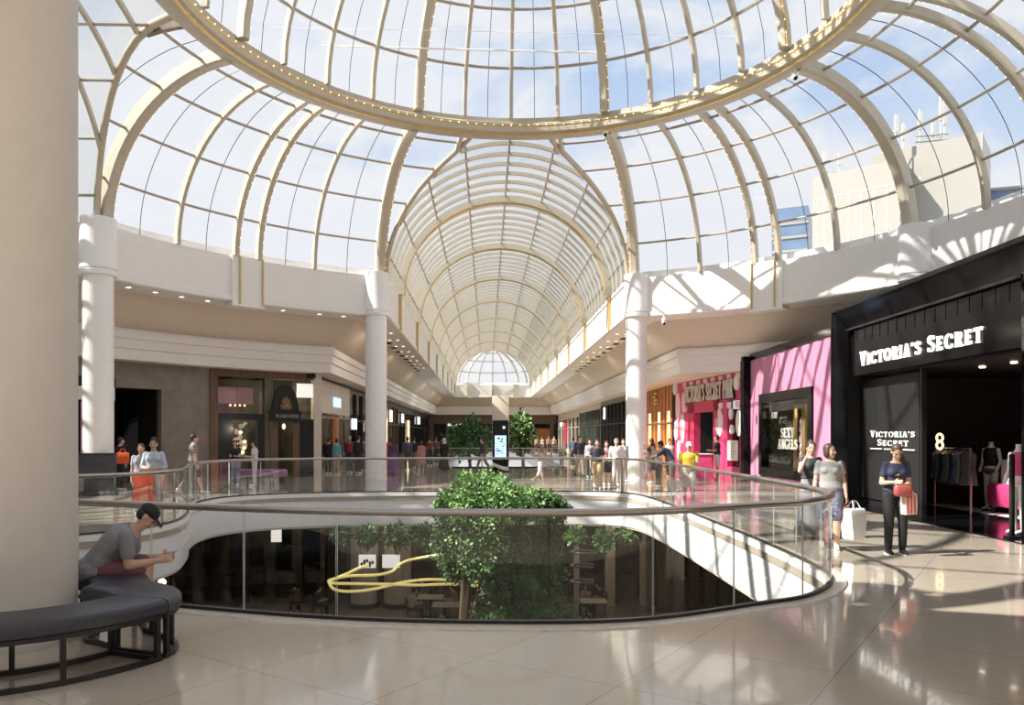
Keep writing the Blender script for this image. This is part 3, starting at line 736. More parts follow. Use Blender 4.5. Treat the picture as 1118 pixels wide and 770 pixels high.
# ------------------------------------------------------------------ pink ribbed display wall with its window
fK=Fr((9.6,31.2),(9.6,20.2))
pk=thing('display_wall','tall lilac pink ribbed wall with a black framed display window and black cap','display wall',tuple(fK.p(0,0)))
uw0,uw1,zw0,zw1=fK.u_at(831),fK.u_at(889),.22,3.30
m=MB()
def ribbed(u0,u1,z0,z1):
    n=max(2,int((u1-u0)/.11)); pts=[]
    rows=[]
    for i in range(n*4+1):
        u=u0+(u1-u0)*i/(n*4); d=.03*abs(sin(pi*i/4))+.012*sin(u*7.3)
        rows.append([fK.p(u,z0,d),fK.p(u,z1,d)])
    m.grid(rows)
ribbed(0,uw0,.12,4.72); ribbed(uw1,11,.12,4.72); ribbed(uw0,uw1,zw1,4.72); ribbed(uw0,uw1,.12,zw0)
obj('ribbed_panel',m,MT['pink_gloss'],pk,smooth=60)
m=MB(); fK.box(m,-.25,11,4.72,4.98,-.6,.06); fK.box(m,-.3,0,0,4.98,-.6,.06); fK.box(m,0,11,0,.12,-.2,.05); obj('black_cap',m,BK,pk)
fr=MB(); w=.32
for a in((uw0,uw1,zw1-w,zw1),(uw0,uw1,zw0,zw0+w),(uw0,uw0+w,zw0+w,zw1-w),(uw1-w,uw1,zw0+w,zw1-w)): fK.box(fr,*a,-.3,.10)
obj('window_frame',fr,BK,pk); obj('window_pane',fK.B(uw0+w,uw1-w,zw0+w,zw1-w,-.06,-.05),MT['shop_glass'],pk)
m=MB(); fK.box(m,uw0,uw1,zw0,zw1,-1.3,-1.25); fK.box(m,uw0,uw1,zw0,zw0+.05,-1.25,-.3); fK.box(m,uw0,uw0+.05,zw0,zw1,-1.25,-.3); fK.box(m,uw1-.05,uw1,zw0,zw1,-1.25,-.3); fK.box(m,uw0,uw1,zw1-.05,zw1,-1.25,-.3)
obj('window_box',m,MT['brown_int'],pk)
def uz(px,py,d=-.25):
    fL=Fr((10.5,31.2),(10.5,20.2)); u=fL.u_at(px); return u, zat(py,fL.p(u,0).y)
m=MB()
for txt,px0,px1,py0,bl in(('NEW',840,849,457,.22),('SEXY',853,867,478,.36),('ANGELS',850,871,490,.36)):
    fL=Fr((10.0,31.2),(10.0,20.2)); u0=fL.u_at(px0); u1=fL.u_at(px1); z0=zat(py0,fL.p(u0,0).y); letters(pk,MT['sign_soft'],txt,fL.p(u0,z0,0),fK.u,V3((0,0,1)),fK.n,bl,u1-u0,.03,bold=1.3,gap=.1)
m=MB()
for px,py,a,b in((851,472,.28,.33),(858,468,.3,.36),(842,498,.18,.42),(847,508,.2,.3),(856,500,.3,.25),(866,507,.25,.3),(852,512,.3,.28)):
    u,z=uz(px,py); m.ell(fK.p(u,z,-1.1),(.12,a*1.3,b),n=12,m=7)
obj('display_figure',m,MT['stone_wall'],pk)
m=MB()
for px,py,a,b in((850,476,.2,.28),(859,465,.28,.22),(841,505,.16,.34)):
    u,z=uz(px,py); m.ell(fK.p(u,z,-.98),(.08,a*1.2,b),n=12,m=7)
obj('display_pale_shape',m,MT['pale_stone'],pk)
m=MB(); u0,_=uz(875,480); u1,_=uz(886,480)
for a in((u0,u0+.14,zw0+w,2.75),(u1-.1,u1+.2,zw0+w,2.75),(u0,u1+.2,2.7,2.84)): fK.box(m,*a,-.7,-.6)
obj('gilt_mirror_frame',m,MT['gold'],pk)
m=MB()
for z,r in((1.0,.18),(1.3,.14),(1.6,.2),(1.95,.15),(2.2,.1)): m.ell(fK.p((u0+u1)/2+.15,z,-.75),(.14,r*1.6,.24),n=12,m=7)
obj('display_garment',m,MT['pale_pink'],pk)
fK.box
# ------------------------------------------------------------------ bright pink shop beyond
fQ=Fr((8.28,38.9),(9.34,31.0)); LQ=fQ.L; Uq=fQ.u_at
sq=thing('storefront','hot pink and crimson storefront with white block lettering and pale scalloped trim','storefront',tuple(fQ.p(0,0)))
ZT=4.34; d0,d1=Uq(759),Uq(780); zd=fQ.z_at(769,450); wz=Uq(794)
m=MB(); fQ.box(m,0,d0,0,ZT,-.25,0); fQ.box(m,d0,d1,zd,ZT,-.25,0); fQ.box(m,d1,wz,0,ZT,-.25,0); fQ.box(m,wz,LQ,3.2,ZT,-.25,0); fQ.box(m,wz,LQ,0,.4,-.25,0); fQ.box(m,LQ-.25,LQ,.4,3.2,-.25,0)
obj('facade',m,MT['hot_pink'],sq)
m=MB(); fQ.box(m,d0,d1,0,zd,-3,-2.9); fQ.box(m,d0-.1,d0,0,zd,-3,-.25); fQ.box(m,d1,d1+.1,0,zd,-3,-.25); fQ.box(m,d0,d1,zd,zd+.1,-3,-.25); obj('doorway_interior',m,MT['dark_int'],sq)
u=(d0+d1)/2; obj('door_screen',fQ.B(d0+.2,d1-.3,1.9,zd-.1,-2.8,-2.7),MT['screen_blue'],sq)
m=MB(); fQ.box(m,d0-.8,d0,0,zd+.5,0,.06); fQ.box(m,d1,d1+.5,0,zd+.5,0,.06); fQ.box(m,d0-.8,d1+.5,zd,zd+.5,0,.06); obj('door_surround',m,MT['crimson'],sq)
m=MB(); fQ.box(m,wz,LQ-.25,.4,3.2,-.9,-.85); obj('window_backboard',m,MT['crimson'],sq); obj('window_pane',fQ.B(wz,LQ-.25,.4,3.2,-.2,-.19),MT['shop_glass'],sq)
u0,u1=Uq(750),Uq(803); zb=fQ.z_at(776,436); 
m=MB(); letters(sq,MT['off_white'],"VICTORIA'S SECRET PINK",fQ.p(u0,zb-.05,.1),fQ.u,V3((0,0,1)),fQ.n,.78,u1-u0,.05,bold=.85,gap=.16)
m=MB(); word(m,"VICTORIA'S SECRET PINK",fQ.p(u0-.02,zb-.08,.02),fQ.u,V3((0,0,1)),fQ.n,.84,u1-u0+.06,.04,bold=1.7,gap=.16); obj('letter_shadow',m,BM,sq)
for zz,off in((4.18,.0),(3.02,.0)):
    for i in range(8):
        u=u0-.2+i*(u1-u0+.5)/7; obj('scallop',fQ.poly(MB(),[(u-.2,zz+.12),(u+.2,zz+.12),(u+.22,zz-.05),(u+.12,zz-.15),(u-.12,zz-.15),(u-.22,zz-.05)],0,.05),MT['pale_pink'],sq)
def oval(px,py,a,b,matn,d=.05):
    u=Uq(px); z=fQ.z_at(px,py); obj('petal_panel',fQ.poly(MB(),[(u+a*cos(2*pi*k/18),z+b*sin(2*pi*k/18)) for k in range(18)],.0,d),MT[matn],sq)
for px,py,a,b in((786,462,.42,.62),(741,444,.3,.7),(747,440,.18,.5),(739,470,.3,.5),(746,468,.3,.75),(742,492,.25,.5)): oval(px,py,a,b,'pale_pink',.06)
for px,py,a,b in((799,452,.18,.25),(800,469,.2,.2),(808,462,.28,.55),(805,418,.25,.3),(738,424,.3,.35)): oval(px,py,a,b,'off_white',.07)
u=Uq(795.5); u2=Uq(806.5); obj('window_poster',fQ.B(u,u2,fQ.z_at(800,503),fQ.z_at(800,481),.02,.05),MT['off_white'],sq)
m=MB()
for k in range(6): fQ.box(m,u+.12,u2-.15-.1*(k%3),fQ.z_at(800,484.5+3*k)-.03,fQ.z_at(800,484.5+3*k)+.05,.05,.056)
obj('poster_print',m,MT['pale_stone'],sq)
obj('end_pier',fQ.B(LQ-.02,LQ+.3,0,4.9,-.5,.08),BK,sq); obj('end_pier',fQ.B(-.25,0,0,4.34,-.5,.06),BM,sq)
t=thing('display_table','low pink draped display table before the hot pink shop entrance','table',tuple(at(764,29.2,0)))
p=at(764,29.2,0); obj('cloth',MB().loft([[p+V3((x*a,y*a,z)) for x,y in((-.38,-.3),(.38,-.3),(.38,.3),(-.38,.3))] for z,a in((0.0,1.25),(.5,1.08),(.95,1.0),(1.0,.96))]),MT['hot_pink'],t)
obj('table_top',MB().rbox(p+V3((0,0,1.02)),(.85,.66,.04),.01),MT['pale_pink'],t)
# ------------------------------------------------------------------ timber shop, then glazed shops down the right side
def lp(x,y): q=l2w(x,y); return (q.x,q.y)
X0=8.22
fT=Fr((8.12,46.5),(8.27,39.2))
ts=thing('storefront','orange brown timber storefront of tall vertical boards beside the hot pink shop','storefront',tuple(fT.p(0,0)))
m=MB()
n=18
for i in range(n):
    u=fT.L*i/n; fT.box(m,u+.01,u+fT.L/n-.06,0,4.34,-.1-.05*(i%3),.02+.05*(i%2))
obj('timber_boards',m,MT['timber_orange'],ts)
m=MB(); fT.box(m,0,fT.L,0,4.34,-.8,-.2); obj('back_panel',m,MT['timber_brown'],ts)
m=MB()
for u in(1.2,3.9,6.1): fT.box(m,u,u+.5,1.2,3.0,.03,.07)
obj('lit_niche',m,MT['warm_lit'],ts)
m=MB()
for k in range(4): m.ell(fT.p(3.4+.25*(k%2),3.55+.18*k,.12),(.16,.16,.12),n=8,m=5)
obj('emblem',m,MT['gold'],ts); obj('rail',fT.B(0,fT.L,2.3,2.42,.0,.1),MT['timber_brown'],ts)
def corridor_shop(side,y0,y1,label,body,frame,glassy,n,signs=(),head=.9,doors=True,group=None):
    a,b=(lp(side*X0,y1),lp(side*X0,y0)) if side>0 else (lp(side*X0,y0),lp(side*X0,y1))
    f=Fr(a,b); t=thing('storefront',label,'storefront',tuple(f.p(0,0)),0,group); L=f.L
    obj('fascia_panel',f.B(0,L,4.34-head,4.34,-.3,0),MT[body],t)
    for i in range(n+1):
        u=min(max(L*i/n,.08),L-.08); obj('mullion',f.B(u-.08,u+.08,0,4.34-head,-.2,.04),MT[frame],t)
    obj('transom',f.B(0,L,2.5,2.6,-.12,.02),MT[frame],t); obj('plinth',f.B(0,L,0,.25,-.2,.03),MT[frame],t)
    obj('shop_window',f.B(0,L,.25,4.34-head,-.1,-.08),MT['shop_glass'],t)
    m=MB(); f.box(m,0,L,0,4.34,-2.6,-2.5); f.box(m,0,.1,0,4.34,-2.5,-.3); f.box(m,L-.1,L,0,4.34,-2.5,-.3); obj('shop_interior',m,MT[glassy],t)
    m=MB()
    r=random.Random(int(y0*10)+side)
    for k in range(int(L*1.6)):
        u=r.uniform(.4,L-.4); z=r.uniform(.5,2.2); f.box(m,u-.2,u+.2,z-.2,z+.25,-2.3,-2.0)
    obj('shelf_goods',m,MT['pale_stone'],t)
    for u,z,w,h,mt in signs: obj('sign_panel',f.B(u-w/2,u+w/2,z-h/2,z+h/2,.02,.10),MT[mt],t)
    return t,f
corridor_shop(1,31.2,42,'dark green framed glass storefront just left of the right mall column','green_grey','dark_metal','brown_int',7,((2.0,3.4,.5,.9,'sign_white'),),head=.35)
corridor_shop(1,42.2,56,'long dark glazed storefront in the right row, second beyond the column','pale_stone','green_grey','olive_int',8,(),head=.5)
corridor_shop(1,56.2,77.8,'pale storefront at the far end of the right row with a red sign panel','pale_stone','pale_stone','dark_int',6,((9,2.1,2.4,2.6,'crimson'),(4,3.0,2.0,.5,'sign_white')),head=.8)
# ------------------------------------------------------------------ left side: stone wall, arch shop, pale-fronted shop, dark shops
def onarc(px,r=RD+3.38):
    k=(px-PX)/F; a=k*k+1; b=-2*(k*CX+CY); c=CX*CX+CY*CY-r*r
    d=(-b+sqrt(b*b-4*a*c))/(2*a); return (k*d,d)
pA=[onarc(p) for p in(20,77,126.5,176,229,262,293,324,344)]
sw=MB(); fs_=[Fr(pA[i],pA[i+1]) for i in range(8)]
fs_[0].box(sw,-9,fs_[0].L,0,4.34,-.3,0); fs_[1].box(sw,0,fs_[1].L,3.75,4.34,-.3,0)
for fr_,z0 in((fs_[2],3.42),(fs_[3],0)): fr_.box(sw,0,fr_.L,z0,4.34,-.3,0)
struct('wall_stone',sw,MT['stone_wall'])
m=MB(); f=fs_[2]; f.box(m,-.1,f.L,0,3.42,-3.2,-3.1); f.box(m,f.L-.02,f.L+.1,0,3.42,-3.1,-.3); f.box(m,-.1,0,0,3.42,-3.1,-.3); f.box(m,0,f.L,3.42,3.5,-3.1,-.3); struct('wall_recess',m,MT['dark_int'])
t=thing('escalator_panel','grey slanted panel rising inside the dark opening in the stone wall','panel',tuple(f.p(f.L*.7,0,-1.5)))
obj('slanted_panel',f.poly(MB(),[(f.L*.48,0),(f.L*.95,0),(f.L*.95,2.3),(f.L*.80,2.15),(f.L*.52,1.1)],-1.6,-1.4),MT['charcoal'],t); obj('handrail',MB().tube([f.p(f.L*.46,1.1,-1.38),f.p(f.L*.78,2.25,-1.38),f.p(f.L*.96,2.4,-1.38)],.05),BM,t)
f=fs_[1]; d=thing('glass_door','dark glass door with a pale header left of the stone wall column','door',tuple(f.p(0,0)))
obj('header',f.B(0,f.L,2.95,3.4,-.3,-.05),MT['off_white'],d); obj('transom_panel',f.B(0,f.L,3.4,3.75,-.35,-.1),BM,d); obj('door_leaf',f.B(0,f.L,0,2.95,-.35,-.25),BK,d); obj('pull_handle',MB().tube([f.p(f.L*.3,.6,-.2),f.p(f.L*.3,2.9,-.2)],.025),MT['pink_gloss'],d)
p=at(100,21.9,0); t=thing('partition','charcoal waist-high partition standing round the foot of the left column','partition',tuple(p))
fB=Fr((at(60,21.8,0).x,21.9),(at(124.5,22.2,0).x,22.2)); obj('panel',fB.B(0,fB.L,.03,1.18,-.25,0),MT['charcoal'],t); obj('top_rail',fB.B(-.02,fB.L+.02,1.18,1.22,-.27,.02),MT['dark_metal'],t); obj('plinth',fB.B(0,fB.L,0,.05,-.22,-.03),BM,t)
# arch shop : four facets
ar=thing('storefront','glazed shop with a black arched doorway and pink blind on the curved left wall','storefront',(pA[5][0],pA[5][1],0))
F4,F5,F6,F7=fs_[4],fs_[5],fs_[6],fs_[7]
def ZA(px,py,f): return zat(py,f.p(f.u_at(px),0).y)
for f in(F4,F5,F6,F7):
    obj('head_frame',f.B(0,f.L,4.05,4.34,-.2,.02),MT['timber_brown'],ar)
m=MB(); F4.box(m,0,.3,0,4.2,-.25,.06); obj('corner_post',m,MT['timber_brown'],ar)
for f in(F4,F5,F6,F7): obj('upper_pane',f.B(0,f.L,2.6,4.05,-.08,-.06),MT['shop_glass'],ar)
for f in(F4,F5,F6,F7):
    if f is F7: obj('shop_interior',F7.B(0,F7.L,0,4.34,-.6,-.5),MT['olive_int'],ar); continue
    m=MB(); f.box(m,-.3,f.L+.3,0,4.34,-2.3,-2.2); f.box(m,-.3,f.L+.3,4.1,4.2,-2.3,-.2); obj('shop_interior',m,MT['olive_int'],ar)
m=MB()
for f,a,b in((F4,.35,F4.L),(F5,0,F5.L*.55)):
    n=14; rows=[]
    for i in range(n*4+1):
        u=a+(b-a)*i/(n*4); q=.02*sin(i*pi/2); rows.append([f.p(u,3.0,-.3+q),f.p(u,3.66,-.3+q)])
    m.grid(rows)
obj('pink_blind',m,MT['pale_pink'],ar,smooth=60)
m=MB(); F5.box(m,F5.L*.86,F5.L*1.0,0,4.05,-.2,.03); F6.box(m,0,.18,0,4.05,-.2,.03); obj('stone_pier',m,MT['olive_int'],ar)
m=MB()
for f,a,b in((F4,.3,F4.L),(F5,0,F5.L*.86)):
    f.box(m,a,b,2.35,2.6,-.2,.04); f.box(m,a,b,0,.25,-.2,.04)
F4.box(m,.3,F4.L*.75,.25,2.35,-.2,.03); F5.box(m,F5.L*.60,F5.L*.86,.25,2.35,-.2,.03); obj('window_frame',m,BM,ar)
m=MB(); F4.box(m,F4.L*.75,F4.L,.25,2.35,-1.2,-1.1); F5.box(m,0,F5.L*.6,.25,2.35,-1.2,-1.1); obj('window_backboard',m,MT['olive_int'],ar)
m=MB(); r=random.Random(3)
for k in range(46):
    f,u=(F4,F4.L*r.uniform(.76,1)) if k%2 else (F5,F5.L*r.uniform(0,.58))
    m.ell(f.p(u,r.uniform(.7,2.25),-1.0),(.10,.10,r.uniform(.06,.14)),n=8,m=5)
obj('window_goods',m,MT['pale_stone'],ar)
m=MB()
for k in range(9):
    f,u=(F4,F4.L*r.uniform(.8,1)) if k%2 else (F5,F5.L*r.uniform(0,.55)); m.ell(f.p(u,r.uniform(.9,2.2),-.9),.07,n=8,m=5)
for k in range(4): m.ell(F5.p(F5.L*(.1+.17*k),2.98,-1.4),.05,n=8,m=5)
for z in(1.55,.95): m.ell(F7.p(F7.L*.42,z,-.5),.13,n=8,m=5)
obj('window_lamp',m,MT['warm_lit'],ar)
# the arch itself on facet 6
f=F6; uc=f.L*.55; hw=f.L*.47; zs=2.75
def archpoly(uc,w,z0,zs,h,n=14): return [(uc-w,z0)]+[(uc-w*cos(pi*i/n),zs+h*sin(pi*i/n)) for i in range(n+1)]+[(uc+w,z0)]
m=MB(); A=archpoly(uc,hw,2.62,2.62,1.18); f.poly(m,A,.0,.22); obj('door_arch',m,BM,ar)
m=MB(); f.poly(m,archpoly(uc,hw*.42,2.78,2.78,.52),.22,.25); obj('fanlight',m,MT['timber_brown'],ar)
m=MB()
for i in range(5): a=pi*(i+.5)/5; m.tube([f.p(uc+hw*.1*cos(a),2.8+.1*sin(a),.27),f.p(uc+hw*.42*cos(a),2.8+.5*sin(a),.27)],.015,5)
obj('fanlight_bars',m,MT['gold'],ar)
m=MB(); f.box(m,uc-hw*1.1,uc+hw*1.1,2.36,2.70,0,.3); f.box(m,uc-hw*1.16,uc+hw*1.16,2.66,2.74,0,.36); f.box(m,uc-hw*1.16,uc+hw*1.16,2.30,2.38,0,.36); obj('cornice',m,BM,ar)
m=MB(); word(m,'WILLIAMS-SONOMA',f.p(uc-hw*.8,2.45,.3),f.u,V3((0,0,1)),f.n,.15,hw*1.7,.02,bold=.8,gap=.2); obj('sign_lettering',m,MT['pale_stone'],ar)
m=MB()
for s in(-1,1): f.box(m,uc+s*hw*.80-.14,uc+s*hw*.80+.14,0,2.32,-.05,.18)
obj('door_jamb',m,MT['timber_brown'],ar)
obj('doorway',f.B(uc-hw*.7,uc+hw*.7,0,2.32,-1.6,-1.5),BM,ar); obj('lit_strip',f.B(uc-hw*.66,uc-hw*.58,.2,2.1,-.02,.02),MT['sign_soft'],ar)
obj('door_lamp',MB().ell(f.p(uc+hw*.35,2.1,-.6),(.07,.07,.12)),MT['warm_lit'],ar)
f=F7; m=MB(); f.box(m,0,f.L*.9,.0,2.4,-.12,.02); obj('display_case',m,BM,ar); obj('lit_panel',f.B(f.L*.05,f.L*.9,3.32,3.9,-.14,-.05),MT['sign_soft'],ar)
m=MB(); f.box(m,f.L*.9,f.L+.25,0,4.34,-.3,.1); obj('plaster_pier',m,MT['plaster_warm'],ar)
# corner shop with pale panels
gB=lambda px: Fr(lp(-X0,14.3),lp(-X0,40)).u_at(px)
yB=lambda u:14.3+u
u0,u1=gB(347.5),gB(381)
t,f=corridor_shop(-1,14.3+u0,14.3+u1,'storefront with three pale header panels and a small blue lit sign','dark_metal','stainless','brown_int',4,(),head=.2)
for i in range(3):
    obj('header_panel',f.B(f.L*i/3+.04,f.L*(i+1)/3-.04,2.75,4.2,-.02,.05),MT['pale_stone'],t)
obj('lit_sign',f.B(f.L*.40,f.L*.62,3.1,3.55,.06,.12),MT['screen_blue'],t); obj('timber_leaf',f.B(f.L*.46,f.L*.60,.1,2.6,-.06,.03),MT['timber_orange'],t)
u2=gB(402)
corridor_shop(-1,14.3+u1+.1,14.3+u2,'dark storefront with a round white lit sign, hidden in part by the left mall column','dark_metal','dark_metal','dark_int',3,((1.2,2.35,1.3,.6,'sign_white'),(6,2.3,.8,.7,'sign_white')),head=.3)
corridor_shop(-1,34,46,'brown storefront right of the left mall column with a small square lit sign','timber_brown','timber_brown','dark_int',5,((7,3.2,1.2,.9,'sign_white'),(4,1.9,1.0,2.0,'warm_lit')),head=.4)
corridor_shop(-1,46.2,60,'olive storefront in the left row between the brown shop and the far end','olive_int','dark_metal','olive_int',5,((3,3.2,1.5,.8,'sign_white'),(8,1.9,1.2,2.4,'warm_lit')),head=.6)
corridor_shop(-1,60.2,77.8,'dark storefront at the far end of the left row with a white lit sign','dark_metal','dark_metal','dark_int',4,((5,3.3,2.4,.8,'sign_white'),),head=.7)
# security cameras pair at the corner
for i,px in enumerate((333.5,341)):
    p=at(px,32.2,4.25); t=thing('loudspeaker','small black box '+('left' if i==0 else 'right')+' of a pair under the left bulkhead corner','loudspeaker',tuple(p)); obj('box_body',MB().rbox(p,(.28,.25,.26),.03),BM,t); obj('bracket',MB().box(p+V3((0,.08,.13)),(.06,.06,.1)),MT['dark_metal'],t)
# vents in the lower bulkhead soffit
for px,py,d in((378,424,42),(352,413,32.5),(697,424,38),(679,434,46),(741,416,33)):
    pass
# far end of the mall
for i,(x,y,r) in enumerate(((-1.2,70,.9),(-6.3,80,1.1))): pass
FE=Fr(lp(-8.2,80.9),lp(8.2,80.9))
ew=thing('storefront','wide dark restaurant front closing the far end of the mall','storefront',tuple(FE.p(8,0)))
obj('facade',FE.B(0,16.4,3.2,4.34,-.3,0),MT['timber_brown'],ew); obj('interior',FE.B(0,16.4,0,3.2,-2,-1.8),MT['dark_int'],ew)
for u in(0.3,2.4,4.6,11.2,13.4,15.9): obj('pillar',FE.B(u-.25,u+.25,0,3.2,-.3,.05),MT['pale_stone' if u==4.6 else 'timber_brown'],ew)
obj('lit_header',FE.B(2.4,4.6,2.9,3.2,0,.1),MT['sign_soft'],ew); obj('timber_screen',FE.B(11.4,15.8,.2,2.6,-1.0,-.8),MT['timber_orange'],ew)
pl=at(546.5,50,0); t=thing('column','square pale pillar rising behind the black information kiosk','column',tuple(pl)); obj('shaft',MB().rbox(pl+V3((0,0,2.15)),(1.08,1.0,4.3),.03,PHI),MT['plaster_warm'],t); obj('skirting',MB().rbox(pl+V3((0,0,.08)),(1.12,1.04,.16),.02,PHI),MT['stone_kerb'],t)
# ------------------------------------------------------------------ information kiosk
kp=at(546.5,36.2,0); t=thing('information_kiosk','tall black digital information kiosk with a blue lit map screen','kiosk',tuple(kp)); fk=Fr((kp.x-.38,kp.y),(kp.x+.38,kp.y))
obj('body',MB().rbox(kp+V3((0,.13,1.22)),(.76,.26,2.44),.03),BK,t)
obj('screen',fk.B(.11,.65,.70,1.72,-.01,.012),MT['screen_blue'],t)
m=MB(); r=random.Random(5)
for k in range(26): u=r.uniform(.16,.5);z=r.uniform(.8,1.6); fk.box(m,u,u+r.uniform(.05,.12),z,z+r.uniform(.02,.06),.012,.016)
obj('screen_map',m,MT['blue_glazing'],t)
m=MB(); m.grid([[fk.p(.01+.74*i/16,.50-.26*sin(pi*(.05+.45*i/16)),.014),fk.p(.01+.74*i/16,.36-.30*sin(pi*(.05+.45*i/16)),.014)] for i in range(17)]); obj('white_swoosh',m,MT['white_paint'],t)
obj('emblem',MB().ell(fk.p(.54,2.1,.0),(.07,.02,.07)),MT['sign_soft'],t); obj('base',MB().rbox(kp+V3((0,.13,.03)),(.86,.36,.06),.02),MT['dark_metal'],t)
# ------------------------------------------------------------------ buildings seen outside through the dome
bz=lambda px,py,d: zat(py,d)
b1=thing('office_building','white tower block outside topped with radio antennas, seen through the right of the dome','building',(43,97,0))
f=Fr((39.3,100),(47.2,93.0)); H1=35.4
obj('tower',f.B(0,f.L,6,H1,-9,0),MT['concrete_white'],b1); 
m=MB()
for k in range(1,7): f.box(m,f.L*k/7-.03,f.L*k/7+.03,8,H1-3,0,.04)
for z in(14,20,26,H1-3): f.box(m,0,f.L,z-.04,z+.04,0,.05)
obj('panel_joints',m,MT['plaster'],b1)
f2=Fr((47.0,99.5),(56.5,92)); obj('rear_tower',f2.B(0,f2.L,28,38.2,-8,0),MT['concrete_white'],b1); obj('rear_side',f2.B(f2.L-.01,f2.L+.05,28,38.2,-8,0),MT['pale_stone'],b1)
r=random.Random(9)
for k,(px,d,z0,h) in enumerate(((900,99,35.2,3.2),(916,99,35.2,3.0),(978,96,37.5,4.5),(986,98,37.5,4.2),(1004,97,38,5.0),(1027,96,38,6.5),(1031,97,38,6.2),(1018,98,38,4.0))):
    p=at(px,d,z0); m=MB(); m.tube([p,p+V3((0,0,h))],.10,6); m.box(p+V3((0,-.15,h*.72)),(.45,.25,h*.45)); m.box(p+V3((0,.3,h*.2)),(1.2,.12,.12)); obj('antenna',m,MT['pale_stone'],b1)
m=MB(); q0,q1=at(1000,96.5,39.4),at(1036,95.5,39.4); m.tube([q0,q1],.12,6); m.tube([at(1000,96.5,38.7),at(1036,95.5,38.7)],.12,6); obj('roof_rail',m,MT['grey_steel'],b1)
b2=thing('office_building','blue glazed office block with white floor bands, low behind the right dome rim','building',(75,104,0))
f=Fr((36.0,106),(40.3,104)); obj('glass_front',f.B(0,f.L,6,33,-8,0),MT['blue_glazing'],b2)
for k in range(5): obj('floor_band',f.B(0,f.L,23+k*1.9,23.35+k*1.9,0,.15),MT['concrete_white'],b2)
b3=thing('office_building','low blue glazed wing with pale ledges right of the white tower','building',(60,96,0))
f=Fr((57.5,101),(88,91)); obj('glass_front',f.B(0,f.L,6,33.8,-8,0),MT['blue_glazing'],b3)
for z in(24.5,28,30.2,33.4): obj('ledge',f.B(0,f.L,z,z+.35,0,.4),MT['concrete_white'],b3)
# ------------------------------------------------------------------ lower level
ZL=-5.2
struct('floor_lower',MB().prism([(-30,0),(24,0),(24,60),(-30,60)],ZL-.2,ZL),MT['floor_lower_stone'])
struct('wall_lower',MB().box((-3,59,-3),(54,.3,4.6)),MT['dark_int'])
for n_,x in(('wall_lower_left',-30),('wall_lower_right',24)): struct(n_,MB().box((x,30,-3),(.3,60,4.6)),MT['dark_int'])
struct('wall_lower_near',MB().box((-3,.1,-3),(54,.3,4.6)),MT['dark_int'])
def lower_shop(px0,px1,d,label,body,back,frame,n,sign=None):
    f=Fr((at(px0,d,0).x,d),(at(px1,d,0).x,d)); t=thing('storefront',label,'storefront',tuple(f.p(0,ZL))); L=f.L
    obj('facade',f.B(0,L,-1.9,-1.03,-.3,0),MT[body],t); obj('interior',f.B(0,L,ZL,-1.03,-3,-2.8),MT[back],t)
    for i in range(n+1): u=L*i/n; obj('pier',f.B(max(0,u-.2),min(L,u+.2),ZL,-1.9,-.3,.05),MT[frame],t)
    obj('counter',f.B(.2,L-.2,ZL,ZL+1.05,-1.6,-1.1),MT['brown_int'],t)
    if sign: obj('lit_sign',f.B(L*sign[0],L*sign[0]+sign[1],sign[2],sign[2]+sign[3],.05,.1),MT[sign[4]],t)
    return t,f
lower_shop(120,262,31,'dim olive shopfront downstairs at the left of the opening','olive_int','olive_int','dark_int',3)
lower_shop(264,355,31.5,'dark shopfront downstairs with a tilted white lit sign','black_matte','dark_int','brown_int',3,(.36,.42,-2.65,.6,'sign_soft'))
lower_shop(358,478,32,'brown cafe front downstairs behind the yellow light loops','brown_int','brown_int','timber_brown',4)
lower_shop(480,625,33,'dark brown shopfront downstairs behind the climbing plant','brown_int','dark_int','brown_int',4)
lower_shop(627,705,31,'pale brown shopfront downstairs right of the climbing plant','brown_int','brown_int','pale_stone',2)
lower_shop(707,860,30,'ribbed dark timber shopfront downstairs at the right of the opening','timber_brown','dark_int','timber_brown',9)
# menu boards
for (px,w,lab,mt) in((401,.62,'white menu board with dark print hanging downstairs, left of the pair','off_white'),(427,.64,'plain white menu board hanging downstairs, right of the pair','off_white')):
    p=at(px,28,zat(613,28)); t=thing('menu_board',lab,'sign',tuple(p))
    obj('board',MB().box(p,(w,.05,.48)),MT['sign_soft'],t); m=MB()
    for s in(-1,1): m.tube([p+V3((s*w*.4,0,.24)),V3((p.x+s*w*.4,p.y,-1.03))],.008,4)
    obj('hanger',m,MT['dark_metal'],t)
    if px==401:
        m=MB(); r=random.Random(4)
        for k in range(5): m.ell(p+V3((-.2+.1*k,-.03,-.1+.06*(k%3))),(.05,.006,.12 if k%2 else .07),n=8,m=5)
        obj('print',m,MT['charcoal'],t)
# pillars under the boards
for px,d in((398,31.1),(434,31.1)):
    p=at(px,d,ZL); t=thing('column','pale pillar downstairs below the '+('left' if px<410 else 'right')+' menu board','column',tuple(p)); obj('shaft',MB().lathe((p.x,p.y,ZL),[(.6,0),(.6,.1),(.55,.12),(.55,4.17)],24),MT['pale_stone'],t); obj('base_ring',MB().lathe((p.x,p.y,ZL),[(.66,0),(.66,.14),(.6,.16)],24),MT['dark_metal'],t)
